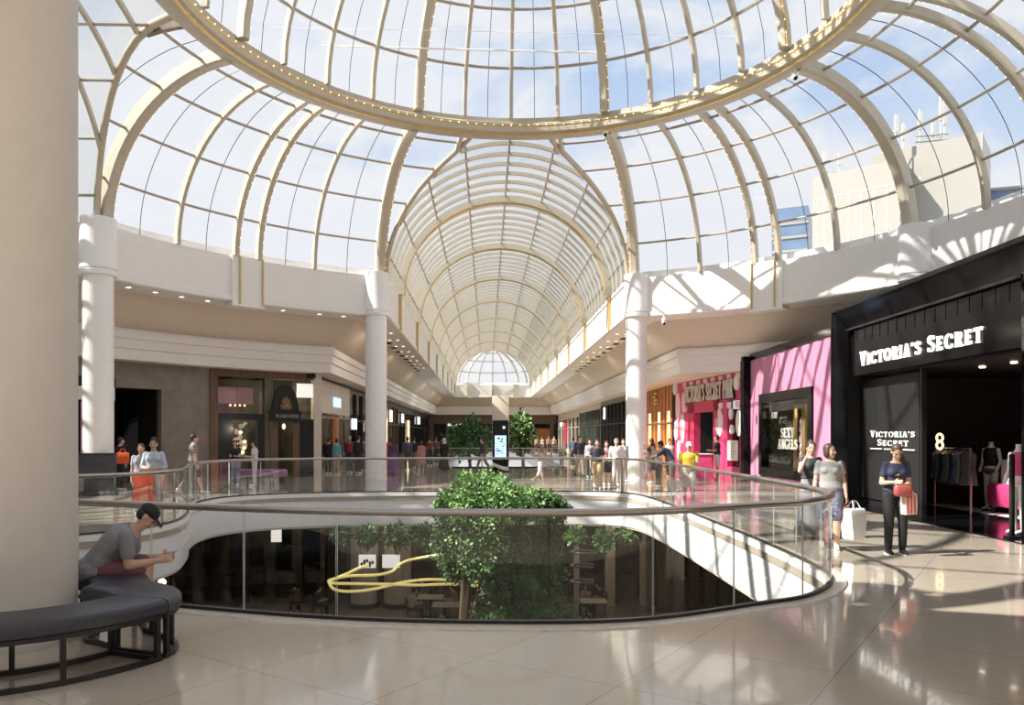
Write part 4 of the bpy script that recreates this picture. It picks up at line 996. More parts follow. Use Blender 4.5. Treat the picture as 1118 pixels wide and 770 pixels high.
# glowing tubular loops (a hanging light sculpture)
def zt(px,py,d): return at(px,d,zat(py,d))
t=thing('light_sculpture','looping yellow tube light hanging in the opening left of the climbing plant','light',tuple(zt(440,635,16)))
def loopcurve(P): return catmull3([zt(*q) for q in P])
def catmull3(P,k=8):
    out=[];n=len(P)
    for i in range(n-1):
        p0,p1,p2,p3=P[max(i-1,0)],P[i],P[i+1],P[min(i+2,n-1)]
        for s in range(k):
            q=s/k; out.append(.5*((2*p1)+(p2-p0)*q+(2*p0-5*p1+4*p2-p3)*q*q+(3*p1-p0-3*p2+p3)*q**3))
    return out+[P[-1]]
L1=[(500,605,17),(480,606,17.2),(450,611,17.3),(437,616,16.6),(428,624,16.2),(410,628,15.8),(382,629,15.3),(362,633,15),(359,636,14.9),(366,644,14.7),(385,646,14.8),(410,643,15),(440,636,15.3),(468,633,15.8),(500,634,16.2),(525,636,16.4)]
L2=[(525,640,15.8),(490,638,15.6),(455,639,15.3),(420,638,15.1),(385,637.5,15),(364,637,14.9),(360,635,15),(366,632,15.2),(380,626,15.6),(393,620,16),(402,617,16.4)]
for P in(L1,L2): obj('tube',MB().tube(loopcurve(P),.028,8),MT['light_tube'],t,smooth=60)
m=MB()
for px,py,d in((440,636,15.3),(380,626,15.6),(480,606,17.2),(500,634,16.2)): a=zt(px,py,d); m.tube([a,V3((a.x,a.y,-.55 if False else -1.0))],.004,4)
obj('suspension_wire',m,MT['dark_metal'],t)
t2=thing('light_sculpture','dark looped tube hanging in the opening right of the climbing plant','light',tuple(zt(630,610,18)))
for z in(605,620,637):
    obj('tube',MB().tube(catmull3([zt(648,z,18),zt(632,z-.5,18),zt(624,z-2,18.3),zt(630,z-4,18.6),zt(648,z-3,18.8)]),.03,8),MT['dark_metal'],t2,smooth=60)
# round globe lamps low at the left
for k,(px,py) in enumerate(((178,625),(177,636),(184,647),(190,646),(189,654),(191,659))):
    p=zt(px,py,17+.3*k); t=thing('pendant_lamp','glowing round globe lamp in the cluster hanging beside the seated man','lamp',tuple(p),0,'globe lamp cluster')
    obj('globe',MB().ell(p,.085,n=16,m=10),MT['downlight'],t); obj('cord',MB().tube([p+V3((0,0,.08)),V3((p.x,p.y,p.z+.5))],.006,5),MT['dark_metal'],t)
# cafe tables and chairs downstairs
def cafe_table(p,lab):
    t=thing('cafe_table',lab,'table',tuple(p)); obj('table_top',MB().rbox(V3(p)+V3((0,0,.74)),(1.0,.8,.04),.015),MT['pale_stone'],t); obj('pedestal',MB().lathe(p,[(.25,0),(.25,.02),(.04,.04),(.04,.72)],14),MT['dark_metal'],t)
cafe_table((at(487,28.0,0).x,28.0,ZL),'pale cafe table downstairs just left of the climbing plant'); cafe_table((at(470,29.3,0).x,29.3,ZL),'pale cafe table downstairs behind the person in white'); cafe_table((at(648,28.6,0).x,28.6,ZL),'pale cafe table downstairs right of the climbing plant')
# ------------------------------------------------------------------ plants
def leaf_cloud(mb,c,r,n,size,rnd,shell=.55,droop=.35,mats=1):
    c=V3(c)
    for _ in range(n):
        v=V3((rnd.gauss(0,1),rnd.gauss(0,1),rnd.gauss(0,1))).normalized(); q=shell+(1-shell)*rnd.random()**.6
        lump=1+.26*sin(v.x*7+c.x*7)*cos(v.z*6+c.z*5)+.14*sin(v.y*11+c.x*3)
        p=c+V3((v.x*r[0],v.y*r[1],v.z*r[2]))*q*lump
        d=(v+V3((rnd.gauss(0,.6),rnd.gauss(0,.6),rnd.gauss(0,.6)-droop))).normalized(); s=size*rnd.uniform(.6,1.35)
        w=d.cross(V3((rnd.gauss(0,1),rnd.gauss(0,1),rnd.gauss(0,1)))).normalized(); u=d.cross(w)
        tip=p+d*s; mid=p+d*s*.5+u*s*.08
        mb.add([p,mid+w*s*.34,tip,mid-w*s*.34],[(0,1,2),(0,2,3)],rnd.randrange(mats))
rnd=random.Random(11)
pt=thing('climbing_plant','large leafy green climbing plant rising through the floor opening at the centre','plant',(at(548,13,0).x,13,ZL))
def PC(px,py,d,rx,rz,ry=None): return (at(px,d,zat(py,d)),(rx*d/F,(ry or rx*.8)*d/F,rz*d/F))
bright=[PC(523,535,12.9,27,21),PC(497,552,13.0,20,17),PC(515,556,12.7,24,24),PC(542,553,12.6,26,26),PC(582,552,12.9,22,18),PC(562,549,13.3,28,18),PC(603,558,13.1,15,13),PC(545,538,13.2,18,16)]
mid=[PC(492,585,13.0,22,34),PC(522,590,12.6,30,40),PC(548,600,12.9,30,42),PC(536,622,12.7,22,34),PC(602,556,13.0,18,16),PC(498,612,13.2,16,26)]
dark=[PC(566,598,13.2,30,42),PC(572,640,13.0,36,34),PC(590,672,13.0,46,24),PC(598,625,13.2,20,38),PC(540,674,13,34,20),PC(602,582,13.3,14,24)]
m=MB()
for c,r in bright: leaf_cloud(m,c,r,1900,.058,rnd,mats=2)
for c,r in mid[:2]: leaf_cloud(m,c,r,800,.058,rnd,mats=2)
obj('crown_foliage',m,[MT['leaf_a'],MT['leaf_b']],pt,smooth=0,recalc=False)  # lighter greens put the sunlight on the crown into the leaf colour
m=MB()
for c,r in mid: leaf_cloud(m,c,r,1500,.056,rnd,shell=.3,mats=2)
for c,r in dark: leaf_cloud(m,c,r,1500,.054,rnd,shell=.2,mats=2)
obj('trailing_foliage',m,[MT['leaf_d'],MT['leaf_c']],pt,smooth=0,recalc=False)  # darker greens put the shade of the lower plant into the leaf colour
m=MB(); 
for s in range(7):
    a=rnd.uniform(0,6.28); b=V3((pt.location.x+.5*cos(a),13+.35*sin(a),ZL)); m.tube(catmull3([b,b+V3((.1*cos(a*3),.1,1.6)),b+V3((.25*sin(a*5),0,3.2)),V3((at(540+10*s-30,13,0).x,13,.2)),V3((at(535+12*s-36,13,0).x,13.0,.8))]),.06,6)
obj('stems',m,MT['bark'],pt,smooth=60)
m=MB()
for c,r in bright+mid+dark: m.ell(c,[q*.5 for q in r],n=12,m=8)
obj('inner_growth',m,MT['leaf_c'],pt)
obj('planter',MB().lathe((pt.location.x,13,ZL),[(1.2,0),(1.3,.6),(1.22,.62),(1.1,.5)],24),MT['pale_stone'],pt)
# trailing plants along the far lip of the opening
for k,(px,py,w,h,lab) in enumerate(((372,584,10,9,'leftmost trailing plant under the far edge of the opening'),(402,581,14,12,'trailing plant under the far edge above the left menu board'),(432,583,16,14,'trailing plant under the far edge above the right menu board'),(462,584,14,13,'trailing plant under the far edge just left of the climbing plant'),
     (628,584,12,9,'trailing plant under the far edge just right of the climbing plant'),(658,590,12,15,'long trailing plant drooping lowest at the right of the far edge'),(686,584,14,9,'rightmost trailing plant under the far edge of the opening'))):
    d=22.75; c=at(px,d,min(zat(py,d),-1.25)); t=thing('trailing_plant',lab,'plant',(c.x,c.y,-1.03)); sc=d/F
    m=MB(); leaf_cloud(m,c,(w*sc*.95,.3,h*sc),800,.10,rnd,shell=.3,droop=.8,mats=2); obj('foliage',m,[MT['leaf_d'],MT['leaf_c'] if px<500 else MT['leaf_a']],t,smooth=0,recalc=False)
    m=MB()
    for s in range(5): q=V3((c.x+rnd.uniform(-.6,.6)*w*sc,c.y+rnd.uniform(-.2,.2),-1.03)); m.tube([q,V3((q.x+rnd.uniform(-.1,.1),q.y,c.z-h*sc*.8))],.012,5)
    obj('stems',m,MT['bark'],t)
# trees rising in the far opening
for px,py,d,w,h,lab in((512,478,62,26,22,'dark leafy tree behind the kiosk, to its left, far down the mall'),(570,474,58,13,22,'lighter leafy tree behind the kiosk, to its right, far down the mall')):
    c=at(px,d,zat(py,d)); t=thing('tree',lab,'tree',(c.x,c.y,ZL)); sc=d/F; m=MB(); leaf_cloud(m,c,(w*sc,1.6,h*sc),2200,.28,rnd,shell=.25,mats=2); obj('crown',m,[MT['leaf_c'],MT['leaf_a'] if px<540 else MT['leaf_b']],t,smooth=0,recalc=False)
    obj('trunk',MB().tube([V3((c.x,c.y,ZL)),V3((c.x+.1,c.y,-1)),c],[.18,.14,.06],8),MT['bark'],t)
# ------------------------------------------------------------------ people
PC_={}
def cm(rgb,rough=.75):
    if isinstance(rgb,bpy.types.Material): return rgb
    key=tuple(round(c,3) for c in rgb)
    if key not in PC_: PC_[key]=mat('cloth_%d'%len(PC_),rgb,rough,var=.05,scale=25)
    return PC_[key]
NAVY_PRINT=mat('navy_print',(.16,.17,.24),.8,var=.9,scale=45); MONO_PRINT=mat('mono_print',(.22,.21,.19),.8,var=.9,scale=30)
SKIN={'l':mat('skin_light',(.60,.38,.28),.5,var=.05),'m':mat('skin_mid',(.42,.24,.16),.5,var=.05),'d':mat('skin_dark',(.20,.11,.07),.5,var=.05)}
HAIR={'k':mat('hair_black',(.018,.014,.012),.5,var=.3,scale=40),'b':mat('hair_brown',(.07,.04,.025),.5,var=.3,scale=40),'y':mat('hair_blonde',(.45,.30,.15),.5,var=.25,scale=40),'g':mat('hair_grey',(.45,.43,.40),.6,var=.2,scale=40)}
EYE_M=mat('eye_dark',(.02,.015,.012),.2); LIP=mat('lips',(.42,.12,.11),.5)
STAND=((0,0,-1),(0,-.02,-1))
def WALK(f): return ((0,.38*f,-1),(0,.38*f-.12 if f>0 else -.75,-1))
ARM_DOWN=((.14,.02,-1),(.05,.22,-1)); ARM_BENT=((.12,.1,-1),(-.25,.9,.05)); ARM_UP=((.25,.55,-.6),(-.35,.25,1)); ARM_PHONE=((.10,.30,-1),(-.30,.9,.25)); ARM_RAIL=((.10,.75,-.65),(-.05,.8,-.25)); ARM_WAIST=((.25,.05,-1),(-.6,.7,-.1))
def person(label,pos,rz,H=1.68,sex='f',skin='l',hair=('short','k'),top=((.1,.1,.1),.30,.5),bottom=('pants',(.05,.05,.06)),shoe=(.7,.7,.7),
           arms=(ARM_DOWN,ARM_DOWN),legs=(STAND,STAND),lean=(0,.03),head=(0,0),voxel=.018,near=False,sit=False,z0=0,extra=None,group=None,width=1.0,sock=None):
    """local frame: +y is where the body faces. arms/legs = (left,right); left is local -x"""
    k=H/1.75; t=thing('person',label,'person',(pos[0],pos[1],z0),rz,group)
    m=MB(); nd=12
    def D(v,s=1): q=V3((v[0]*s,v[1],v[2])); return q.normalized()
    TL,SL=.43*k,.42*k
    legs_=[]
    hipw=.085*k*(1.08 if sex=='f' else 1)
    low=0
    for s,l in((-1,legs[0]),(1,legs[1])):
        a=V3((s*hipw,0,0)); kn=a+D(l[0],s)*TL; an=kn+D(l[1],s)*SL; legs_.append([a,kn,an]); low=min(low,an.z)
    P=V3((0,0,-low+.075*k)); legs_=[[q+P for q in l] for l in legs_]
    # spine
    n=8; Ls=.50*k; sp=[P+V3((0,0,-.03*k))]; dirs=[]
    for i in range(n):
        a=lean[0]+(lean[1]-lean[0])*(i/(n-1))**1.0; d=V3((0,sin(a),cos(a))); dirs.append(d); sp.append(sp[-1]+d*(Ls+.05*k)/n)
    def sat(f):
        x=f*n; i=min(int(x),n-1); return sp[i].lerp(sp[i+1],x-i), dirs[i]
    fem=sex=='f'; W=width
    prof=[(0,.10,.085),(.08,.150,.105),(.20,.172 if fem else .162,.118),(.38,.140 if fem else .150,.100),(.55,.142 if fem else .160,.105),(.72,.160 if fem else .178,.115),(.86,.150 if fem else .17,.100),(.95,.095,.075),(1.0,.055,.06)]
    if sex=='c': prof=[(f,x*.9,y) for f,x,y in prof]
    def ring(f,rx,ry,N=18):
        c,d=sat(f); u=V3((1,0,0)); v=d.cross(u)*-1; v=V3((0,d.z,-d.y)); return [c+u*(rx*k*W*cos(2*pi*j/N))+v*(ry*k*W*sin(2*pi*j/N)) for j in range(N)]
    m.loft([ring(*p) for p in prof])
    if fem:
        c,d=sat(.70); v=V3((0,d.z,-d.y))
        for s in(-1,1): m.ell(c+V3((s*.07*k,0,0))+v*.075*k,(.065*k,.06*k,.065*k))
    nb,nd_=sat(1.0); hd=(nd_*1.0+V3((0,0,.8 if lean[1]>.5 else 0))).normalized(); hc=nb+hd*.115*k+V3((0,.02*k,0)); 
    m.cap(nb-nd_*.03*k,hc-hd*.02*k,.056*k,.05*k)
    hk=k*1.0 if H>1.3 else k*1.25
    yaw,pit=head; RH=Matrix.Rotation(yaw,3,'Z')@Matrix.Rotation(-pit,3,'X')
    hp=lambda x,y,z: hc+V3((0,0,.03*k))+RH@V3((x*hk,y*hk,z*hk))
    def he(c,r,mb=None): (mb or m).ell(hp(*c),[q*hk for q in r],RH)
    he((0,-.010,.025),(.073,.092,.088)); he((0,.020,-.042),(.057,.068,.075)); he((0,.055,-.098),(.030,.025,.022)); he((0,.072,.012),(.045,.014,.012))
    m.cap(hp(0,.083,.0),hp(0,.106,-.036),.009*hk,.015*hk); he((-.032,.060,-.032),(.024,.022,.022)); he((.032,.060,-.032),(.024,.022,.022))
    for s in(-1,1): he((s*.076,-.008,-.015),(.011,.021,.032))
    # arms
    shw=(.150 if fem else .178)*k*W
    arms_=[]
    for s,a in((-1,arms[0]),(1,arms[1])):
        c,d=sat(.885); S=c+V3((s*shw,0,0)); E=S+D(a[0],s)*.285*k; Wr=E+D(a[1],s)*.245*k; arms_.append([S,E,Wr,s,D(a[1],s)])
        ru=(.047 if fem else .055)*k; m.ell(S,ru*1.12); m.chain([S,S.lerp(E,.45),E,E.lerp(Wr,.3),Wr],[ru,ru*.95,ru*.78,ru*.80,ru*.53],nd)
        # hand: palm, four fingers, thumb
        f=D(a[1],s); side=V3((-s*.25,0,1)) if abs(f.z)<.8 else V3((0,1,0)); side=(side-f*side.dot(f)).normalized(); nn=f.cross(side)*(-s)
        hs=k*(.92 if fem else 1); R=Matrix((side,nn,f)).transposed()
        m.ell(Wr+f*.045*hs,(.042*hs,.017*hs,.055*hs),R)
        for q,(o,L) in enumerate(((.031,.068),(.0105,.078),(-.0105,.073),(-.030,.056))):
            b=Wr+f*.085*hs+side*o*hs*1.05; c1=b+(f*.9-nn*.35*-1+side*o*3).normalized()*L*hs*.5; c2=c1+(f*.6+nn*.8).normalized()*L*hs*.5
            m.chain([b-f*.01*hs,c1,c2],[.0095*hs,.0088*hs,.0075*hs],8)
        tb=Wr+f*.03*hs+side*.035*hs; t1=tb+(f*.7+side*.75+nn*.2).normalized()*.035*hs; m.chain([tb,t1,t1+(f*.9+side*.25+nn*.4).normalized()*.028*hs],[.012*hs,.0105*hs,.0085*hs],8)
    # legs
    rt=(.088 if fem else .083)*k*W
    for l in legs_:
        a,kn,an=l; d=(an-kn).normalized(); m.chain([a,a.lerp(kn,.5),kn,kn.lerp(an,.3),an],[rt,rt*.86,rt*.60,rt*.62,rt*.38],nd)
        ft=V3((0,1,0)) if abs(d.y)<.55 else V3((0,1,-.35)).normalized()
        m.chain([an+V3((0,-.02*k,-.035*k)),an+ft*.10*k+V3((0,0,-.042*k)),an+ft*.165*k+V3((0,0,-.052*k))],[.038*k,.032*k,.022*k],nd)
    remeshed('body',m,SKIN[skin],t,voxel)
    # clothes
    tc,slv,drop=top[0],top[1],top[2]
    if tc:
        c=MB(); o=.016; lo=top[3] if len(top)>3 else .10
        pr=[(lo,) + tuple(b+o+.006 for b in interp(prof,lo))]+[(f,x+o,y+o) for f,x,y in prof if lo<f<.94]+[(.955,.085+o,.072+o)]
        c.loft([ring(*p) for p in pr])
        if fem:
            cc,d=sat(.70); v=V3((0,d.z,-d.y))
            for s in(-1,1): c.ell(cc+V3((s*.07*k,0,0))+v*.078*k,(.075*k,.068*k,.075*k))
        for S,E,Wr,s,f in arms_:
            if slv<=0: continue
            ru=(.047 if fem else .055)*k+.010*k
            c.ell(S,ru*.98)
            if slv<=1: c.cap(S,S.lerp(E,slv),ru*1.05,ru*1.0,nd)
            else: c.chain([S,E,E.lerp(Wr,slv-1)],[ru*1.05,ru*.92,ru*.72],nd)
        if extra=='long_hem': c.ell(P+V3((0,-.02*k,.01*k)),(.205*k*W,.165*k,.135*k))
        remeshed('shirt' if not (len(top)>4) else top[4],c,cm(tc),t,max(voxel*.9,.008))
    kind,bc=bottom
    c=MB(); o=.016*k
    if kind in('pants','shorts'):
        c.loft([ring(.0,.12,.105),ring(.06,.155,.12),ring(.18,(.178 if fem else .168)+.010,.13),ring(.30,.155+.012,.118)])
        for a,kn,an in legs_:
            if kind=='pants': c.chain([a,a.lerp(kn,.5),kn,kn.lerp(an,.9)],[rt+o,rt*.88+o,rt*.64+o,rt*.48+o],nd)
            else: c.chain([a,a.lerp(kn,.5),a.lerp(kn,.88)],[rt+o,rt*.95+o,rt*.88+o],nd)
    else:
        hem=bottom[2] if len(bottom)>2 else 0
        L={'skirt':.55,'dress':.60,'long':.93}[kind]; wq={'skirt':.25,'dress':.25,'long':.30}[kind]
        b=P+V3((0,.0,-L*(P.z))); N=18
        def er(cn,rx,ry): return [cn+V3((rx*k*cos(2*pi*j/N),ry*k*sin(2*pi*j/N),0)) for j in range(N)]
        c.loft([er(b,wq,wq*.9),er(P.lerp(b,.5),.21,.18),ring(.10,.185,.14),ring(.30,.155,.118)])
    remeshed('trousers' if kind=='pants' else kind if kind!='long' else 'long_skirt',c,cm(bc),t,max(voxel*.9,.008))
    if shoe is not None:
        for a,kn,an in legs_:
            d=(an-kn).normalized(); ft=V3((0,1,0)) if abs(d.y)<.55 else V3((0,1,-.35)).normalized(); c=MB()
            c.chain([an+V3((0,-.028*k,-.030*k)),an+ft*.09*k+V3((0,0,-.036*k)),an+ft*.175*k+V3((0,0,-.046*k))],[.046*k,.041*k,.030*k],nd); c.cap(an+V3((0,-.01*k,.0)),an+V3((0,-.01*k,-.03*k)),.047*k,.047*k)
            s=remeshed('shoe',c,cm(shoe,.5),t,.010 if near else .018)
            if near:
                q=MB(); q.loft([[an+ft*(y*k)+V3((x*k,0,0))+V3((0,0,z*k)) for x,y in((-.036,-.075),(.036,-.075),(.045,.10),(.034,.19),(-.034,.19),(-.045,.10))] for z in(-.078,-.060)]); obj('sole',q,MT['off_white'],t,world=False)
    # hair and headwear
    hs,hcn=hair; hm=HAIR.get(hcn) or cm(hcn)
    c=MB(); vh=max(.010,voxel*.7)
    if hs in('short','bun','pony','long','bob'):
        he((0,-.022,.036),(.082,.096,.092),c)
        if hs=='short': he((0,-.050,-.02),(.074,.058,.062),c)
        if hs=='bun': he((0,-.05,-.02),(.074,.058,.062),c); he((0,-.08,.115),(.045,.045,.042),c)
        if hs=='bob':
            for s in(-1,1): he((s*.062,-.02,-.03),(.026,.055,.085),c)
            he((0,-.055,-.03),(.076,.05,.09),c)
        if hs=='long':
            for s in(-1,1): he((s*.066,-.022,-.05),(.024,.045,.11),c)
            he((0,-.06,-.10),(.080,.042,.17),c)
        if hs=='pony':
            he((0,-.05,-.02),(.074,.058,.062),c)
            c.chain([hp(-.06,-.04,-.05),hp(-.095,.02,-.14),hp(-.10,.06,-.26),hp(-.095,.07,-.36)],[.035*hk,.042*hk,.038*hk,.012*hk],nd)
        remeshed('hair',c,hm,t,vh)
    if hs in('cap','capshort'):
        c2=MB(); he((0,-.040,-.005),(.076,.066,.07),c2); remeshed('hair',c2,HAIR['k'],t,vh)
        he((0,-.012,.050),(.083,.098,.075),c); 
        c.loft([[hp(x*(1-.25*q*q),.05+.12*q,.045-.03*q*abs(x)/.07-.012*q+dz) for x in(-.07,-.035,0,.035,.07)]+[hp(x*(1-.25*q*q),.05+.12*q,.033-.03*q*abs(x)/.07-.012*q+dz) for x in(.07,.035,0,-.035,-.07)] for q,dz in((0,0),(.5,0),(1,0))])
        remeshed('cap',c,hm,t,vh)
    if hs=='hijab':
        he((0,-.015,.025),(.090,.104,.108),c); he((0,-.01,-.11),(.085,.085,.09),c); he((0,.0,-.19),(.14,.11,.07),c); 
        remeshed('headscarf',c,hm,t,vh); he2=MB()
    if near:
        e=MB()
        for s in(-1,1): e.ell(hp(s*.031,.080,-.004),(.011*hk,.006*hk,.007*hk),RH,n=8,m=6)
        obj('eyes',e,EYE_M,t,world=False); e=MB(); e.ell(hp(0,.088,-.066),(.023*hk,.008*hk,.008*hk),RH,n=10,m=6); obj('mouth',e,LIP,t,world=False)
        e=MB()
        for s in(-1,1): e.tube([hp(s*.016,.086,.014),hp(s*.032,.086,.019),hp(s*.047,.076,.014)],.004*hk,5)
        obj('eyebrows',e,HAIR['b'],t,world=False)
    t['_k']=k
    W_=lambda v: t.matrix_basis@v
    info=dict(obj=t,wrists=[W_(a[2]) for a in arms_],elbows=[W_(a[1]) for a in arms_],shoulders=[W_(a[0]) for a in arms_],head=W_(hc),chest=W_(sat(.66)[0]+V3((0,.13*k,0))),hip=W_(P),fdir=[ (t.matrix_basis.to_3x3()@a[4]) for a in arms_],knees=[W_(l[1]) for l in legs_])
    del t['_k']
    return info
def interp(prof,f):
    for (a,x,y),(b,u,v) in zip(prof,prof[1:]):
        if a<=f<=b: q=(f-a)/(b-a); return (x+(u-x)*q,y+(v-y)*q)
    return prof[-1][1:]
def bag(name,label,top,w,d,h,matn,rz=0,cat='bag',handle=True,taper=.9,hmat=None,parts=None):
    """bag hanging with its handle top at a point"""
    top=V3(top); R=Matrix.Rotation(rz,3,'Z'); t=thing(name,label,cat,tuple(top))
    hh=.14 if handle else .0
    c=top-V3((0,0,hh+h)); mm=MB()
    mm.loft([[c+R@V3((x*w/2*a,y*d/2*b,z*h)) for x,y in((-1,-1),(0,-1.05),(1,-1),(1.03,0),(1,1),(0,1.05),(-1,1),(-1.03,0))] for z,a,b in((0,taper,.9),(.08,taper*1.03,1),(.5,1,1),(.95,.97,.8),(1,.93,.6))])
    obj('bag_body',mm,matn if not isinstance(matn,str) else MT[matn],t,smooth=50)
    if handle:
        mm=MB()
        for s in(-1,1): mm.tube([c+R@V3((-w*.25,s*d*.3,h)),top+R@V3((-w*.12,s*.01,-.03)),top+R@V3((w*.12,s*.01,-.03)),c+R@V3((w*.25,s*d*.3,h))],.008,6)
        obj('handle',mm,hmat or (matn if not isinstance(matn,str) else MT[matn]),t)
    return t
def gpos(px,d): p=at(px,d,0); return (p.x,p.y)
R_=radians
# ---- seated man in front
man=person('person in grey t-shirt, maroon shorts and black cap hunched on the curved bench',(-3.88,7.12),R_(-72),H=1.76,sex='m',skin='l',hair=('cap',(.02,.018,.02)),
   top=((.27,.27,.29),.62,.5,.02),bottom=('shorts',(.17,.075,.085)),shoe=(.80,.79,.77),lean=(.30,1.15),head=(0,.80),voxel=.009,near=True,width=1.06,extra='long_hem',
   arms=(((.04,.02,-1),(-.20,.9,.10)),((.04,.05,-1),(-.22,.9,.12))),legs=(((.16,1,.06),(-.02,-.04,-1)),((.10,1,.02),(0,.10,-1))))
w=(man['wrists'][0]+man['wrists'][1])/2+V3((.10,0,.03))
t=thing('phone','pale blue mobile phone held by the person on the bench','phone',tuple(w)); Rp=Matrix.Rotation(R_(-90),3,'Z')@Matrix.Rotation(R_(35),3,'X')
obj('phone_body',MB().box(w,(.075,.15,.009),R=Rp),MT['screen_blue'] if False else cm((.35,.42,.60),.3),t); obj('phone_screen',MB().box(w+Rp@V3((0,0,.005)),(.068,.14,.002),R=Rp),MT['screen_blue'],t)
# ---- right foreground
g=person('person in navy t-shirt and black leggings looking down into a red pouch',gpos(977,11.25),R_(172),H=1.66,hair=('pony','b'),top=((.035,.045,.09),.55,.5,.02),bottom=('pants',(.014,.014,.016)),shoe=(.02,.02,.02),near=True,voxel=.010,
   lean=(.02,.16),head=(-.1,.55),arms=(((.10,.12,-1),(-.55,.75,-.12)),((.22,.02,-1),(-.45,.85,.10))),legs=(((.05,.03,-1),(.0,-.05,-1)),((.02,.10,-1),(.02,-.02,-1))))
c=g['chest']; m=MB()
for dx,dz,a,b in((0,-.02,.10,.03),(.02,.02,.05,.03)): m.ell(c+V3((dx,.045,dz)),(a,.045,b),n=12,m=6)
o=obj('shirt_print',m,cm((.65,.60,.12)),g['obj'])
hw_=g['wrists']; mid=(hw_[0]+hw_[1])/2+V3((0,-.12,-.08))
tp=thing('pouch','small red pouch held in both hands at the waist of the ponytailed person','bag',tuple(mid)); obj('pouch_body',MB().rbox(mid,(.26,.10,.18),.045),cm((.42,.09,.08),.45),tp); obj('zip',MB().box(mid+V3((0,-.02,.092)),(.22,.02,.01)),MT['gold'],tp)
bg=bag('shopping_bag','red and white striped paper bag hanging from the wrist of the ponytailed person',g['wrists'][0]+V3((.06,-.03,.04)),.22,.10,.30,cm((.80,.66,.58)),R_(20))
q=g['wrists'][0]+V3((.06,-.03,.04)); m=MB()
for k in range(3): m.box(q+V3((-.05+.06*k,-.075+.02*k,-.29)),(.022,.008,.27),R_(20))
obj('stripes',m,cm((.75,.10,.08)),bg)
g2=person('person in a grey t-shirt and patterned navy shorts walking past the glass balustrade',gpos(906,11.7),R_(160),H=1.66,hair=('bob','b'),top=((.34,.34,.34),.55,.5,.0),bottom=('shorts',NAVY_PRINT),shoe=(.82,.80,.78),near=True,voxel=.010,width=1.08,
   head=(.9,-.05),arms=(((.18,-.02,-1),(.12,.25,-1)),((.20,.10,-1),(.10,.75,-.65))),legs=(((.02,.10,-1),(.0,-.02,-1)),((.04,-.12,-1),(.0,-.30,-1))))
m=MB(); rr=random.Random(2)
hb=bag('handbag','brown leather handbag hanging on the shoulder of the person in patterned shorts',g2['shoulders'][0]+V3((.10,.0,-.50)),.26,.12,.30,cm((.20,.07,.05),.4),R_(60))
sp_=g2['shoulders'][0]; m=MB(); m.tube([sp_+V3((.10,.02,-.5)),sp_+V3((.06,-.04,-.2)),sp_+V3((.0,-.05,.055)),sp_+V3((.03,.08,-.1)),sp_+V3((.10,.05,-.5))],.014,6); obj('strap',m,cm((.16,.05,.04),.4),hb)
wb=bag('shopping_bag','large white plastic shopping bag carried low by the person in patterned shorts',g2['wrists'][0]+V3((.12,.02,-.04)),.34,.20,.46,cm((.85,.84,.84)),R_(30),taper=.8)
g3=person('person in a black top and long grey skirt with a hand raised to the ear',gpos(885,12.9),R_(185),H=1.68,hair=('bun','b'),top=((.05,.05,.055),0.2,.5,.3),bottom=('long',(.25,.25,.27)),shoe=(.1,.1,.1),near=True,voxel=.011,head=(-.3,0),arms=(ARM_DOWN,((.35,.45,-.5),(-.42,.12,1))))
# ---- by the pink shop
V=.02
def far(label,px,d,rz,H,**kw): 
    kw.setdefault('voxel',V); return person(label,gpos(px,d),R_(rz),H=H,**kw)
WLK=(WALK(1),WALK(-1)); WLK2=(WALK(-1),WALK(1))
y1=far('person in a yellow shirt, white shorts and white cap by the balustrade',752,19.2,170,1.66,sex='m',skin='l',hair=('cap',(.85,.84,.82)),top=((.72,.50,.06),.6,.5),bottom=('shorts',(.78,.76,.74)),shoe=(.6,.55,.5),legs=WLK,arms=(ARM_PHONE,ARM_DOWN),voxel=.014,width=1.1)
bag('shopping_bag','pink paper bag carried beside the person in the yellow shirt',y1['wrists'][1]+V3((-.05,.0,-.03)),.28,.12,.36,'pale_pink',0)
n1=far('person in a navy top leaning forward onto the handrail near the mall column',734,23.8,70,1.72,sex='m',skin='m',hair=('short','k'),top=((.03,.035,.07),.7,.5),bottom=('shorts',(.20,.18,.14)),shoe=(.3,.3,.3),lean=(.35,.85),head=(0,.3),arms=(ARM_RAIL,ARM_RAIL))
far('person in dark shorts and black top just right of the mall column',712,27.5,60,1.66,hair=('long','k'),top=((.05,.05,.06),.5,.5),bottom=('shorts',(.06,.05,.05)),head=(0,.3),arms=(ARM_UP,ARM_BENT))
b4=far('person in a pale grey top bending over beside the leaning person in navy',719,25.6,110,1.55,hair=('short','k'),top=((.45,.45,.47),.6,.5),bottom=('pants',(.12,.12,.14)),lean=(.2,.5),head=(0,.4),arms=(ARM_RAIL,ARM_BENT))
bag('shopping_bag','small pale pink bag hanging beside the bending person at the handrail',b4['wrists'][0]+V3((0,-.04,0)),.2,.1,.34,'pale_pink',0)
far('person in a white sleeveless top in front of the timber shop',731,31.5,185,1.62,skin='m',hair=('bun','k'),top=((.78,.76,.74),.15,.5),bottom=('pants',(.08,.08,.1)))
far('person in a black t-shirt and white shorts standing at the hot pink shop door',783,29.6,70,1.80,sex='m',skin='m',hair=('short','k'),top=((.018,.018,.02),.6,.5),bottom=('shorts',(.75,.73,.70)),shoe=(.5,.5,.5),arms=(ARM_BENT,ARM_BENT))
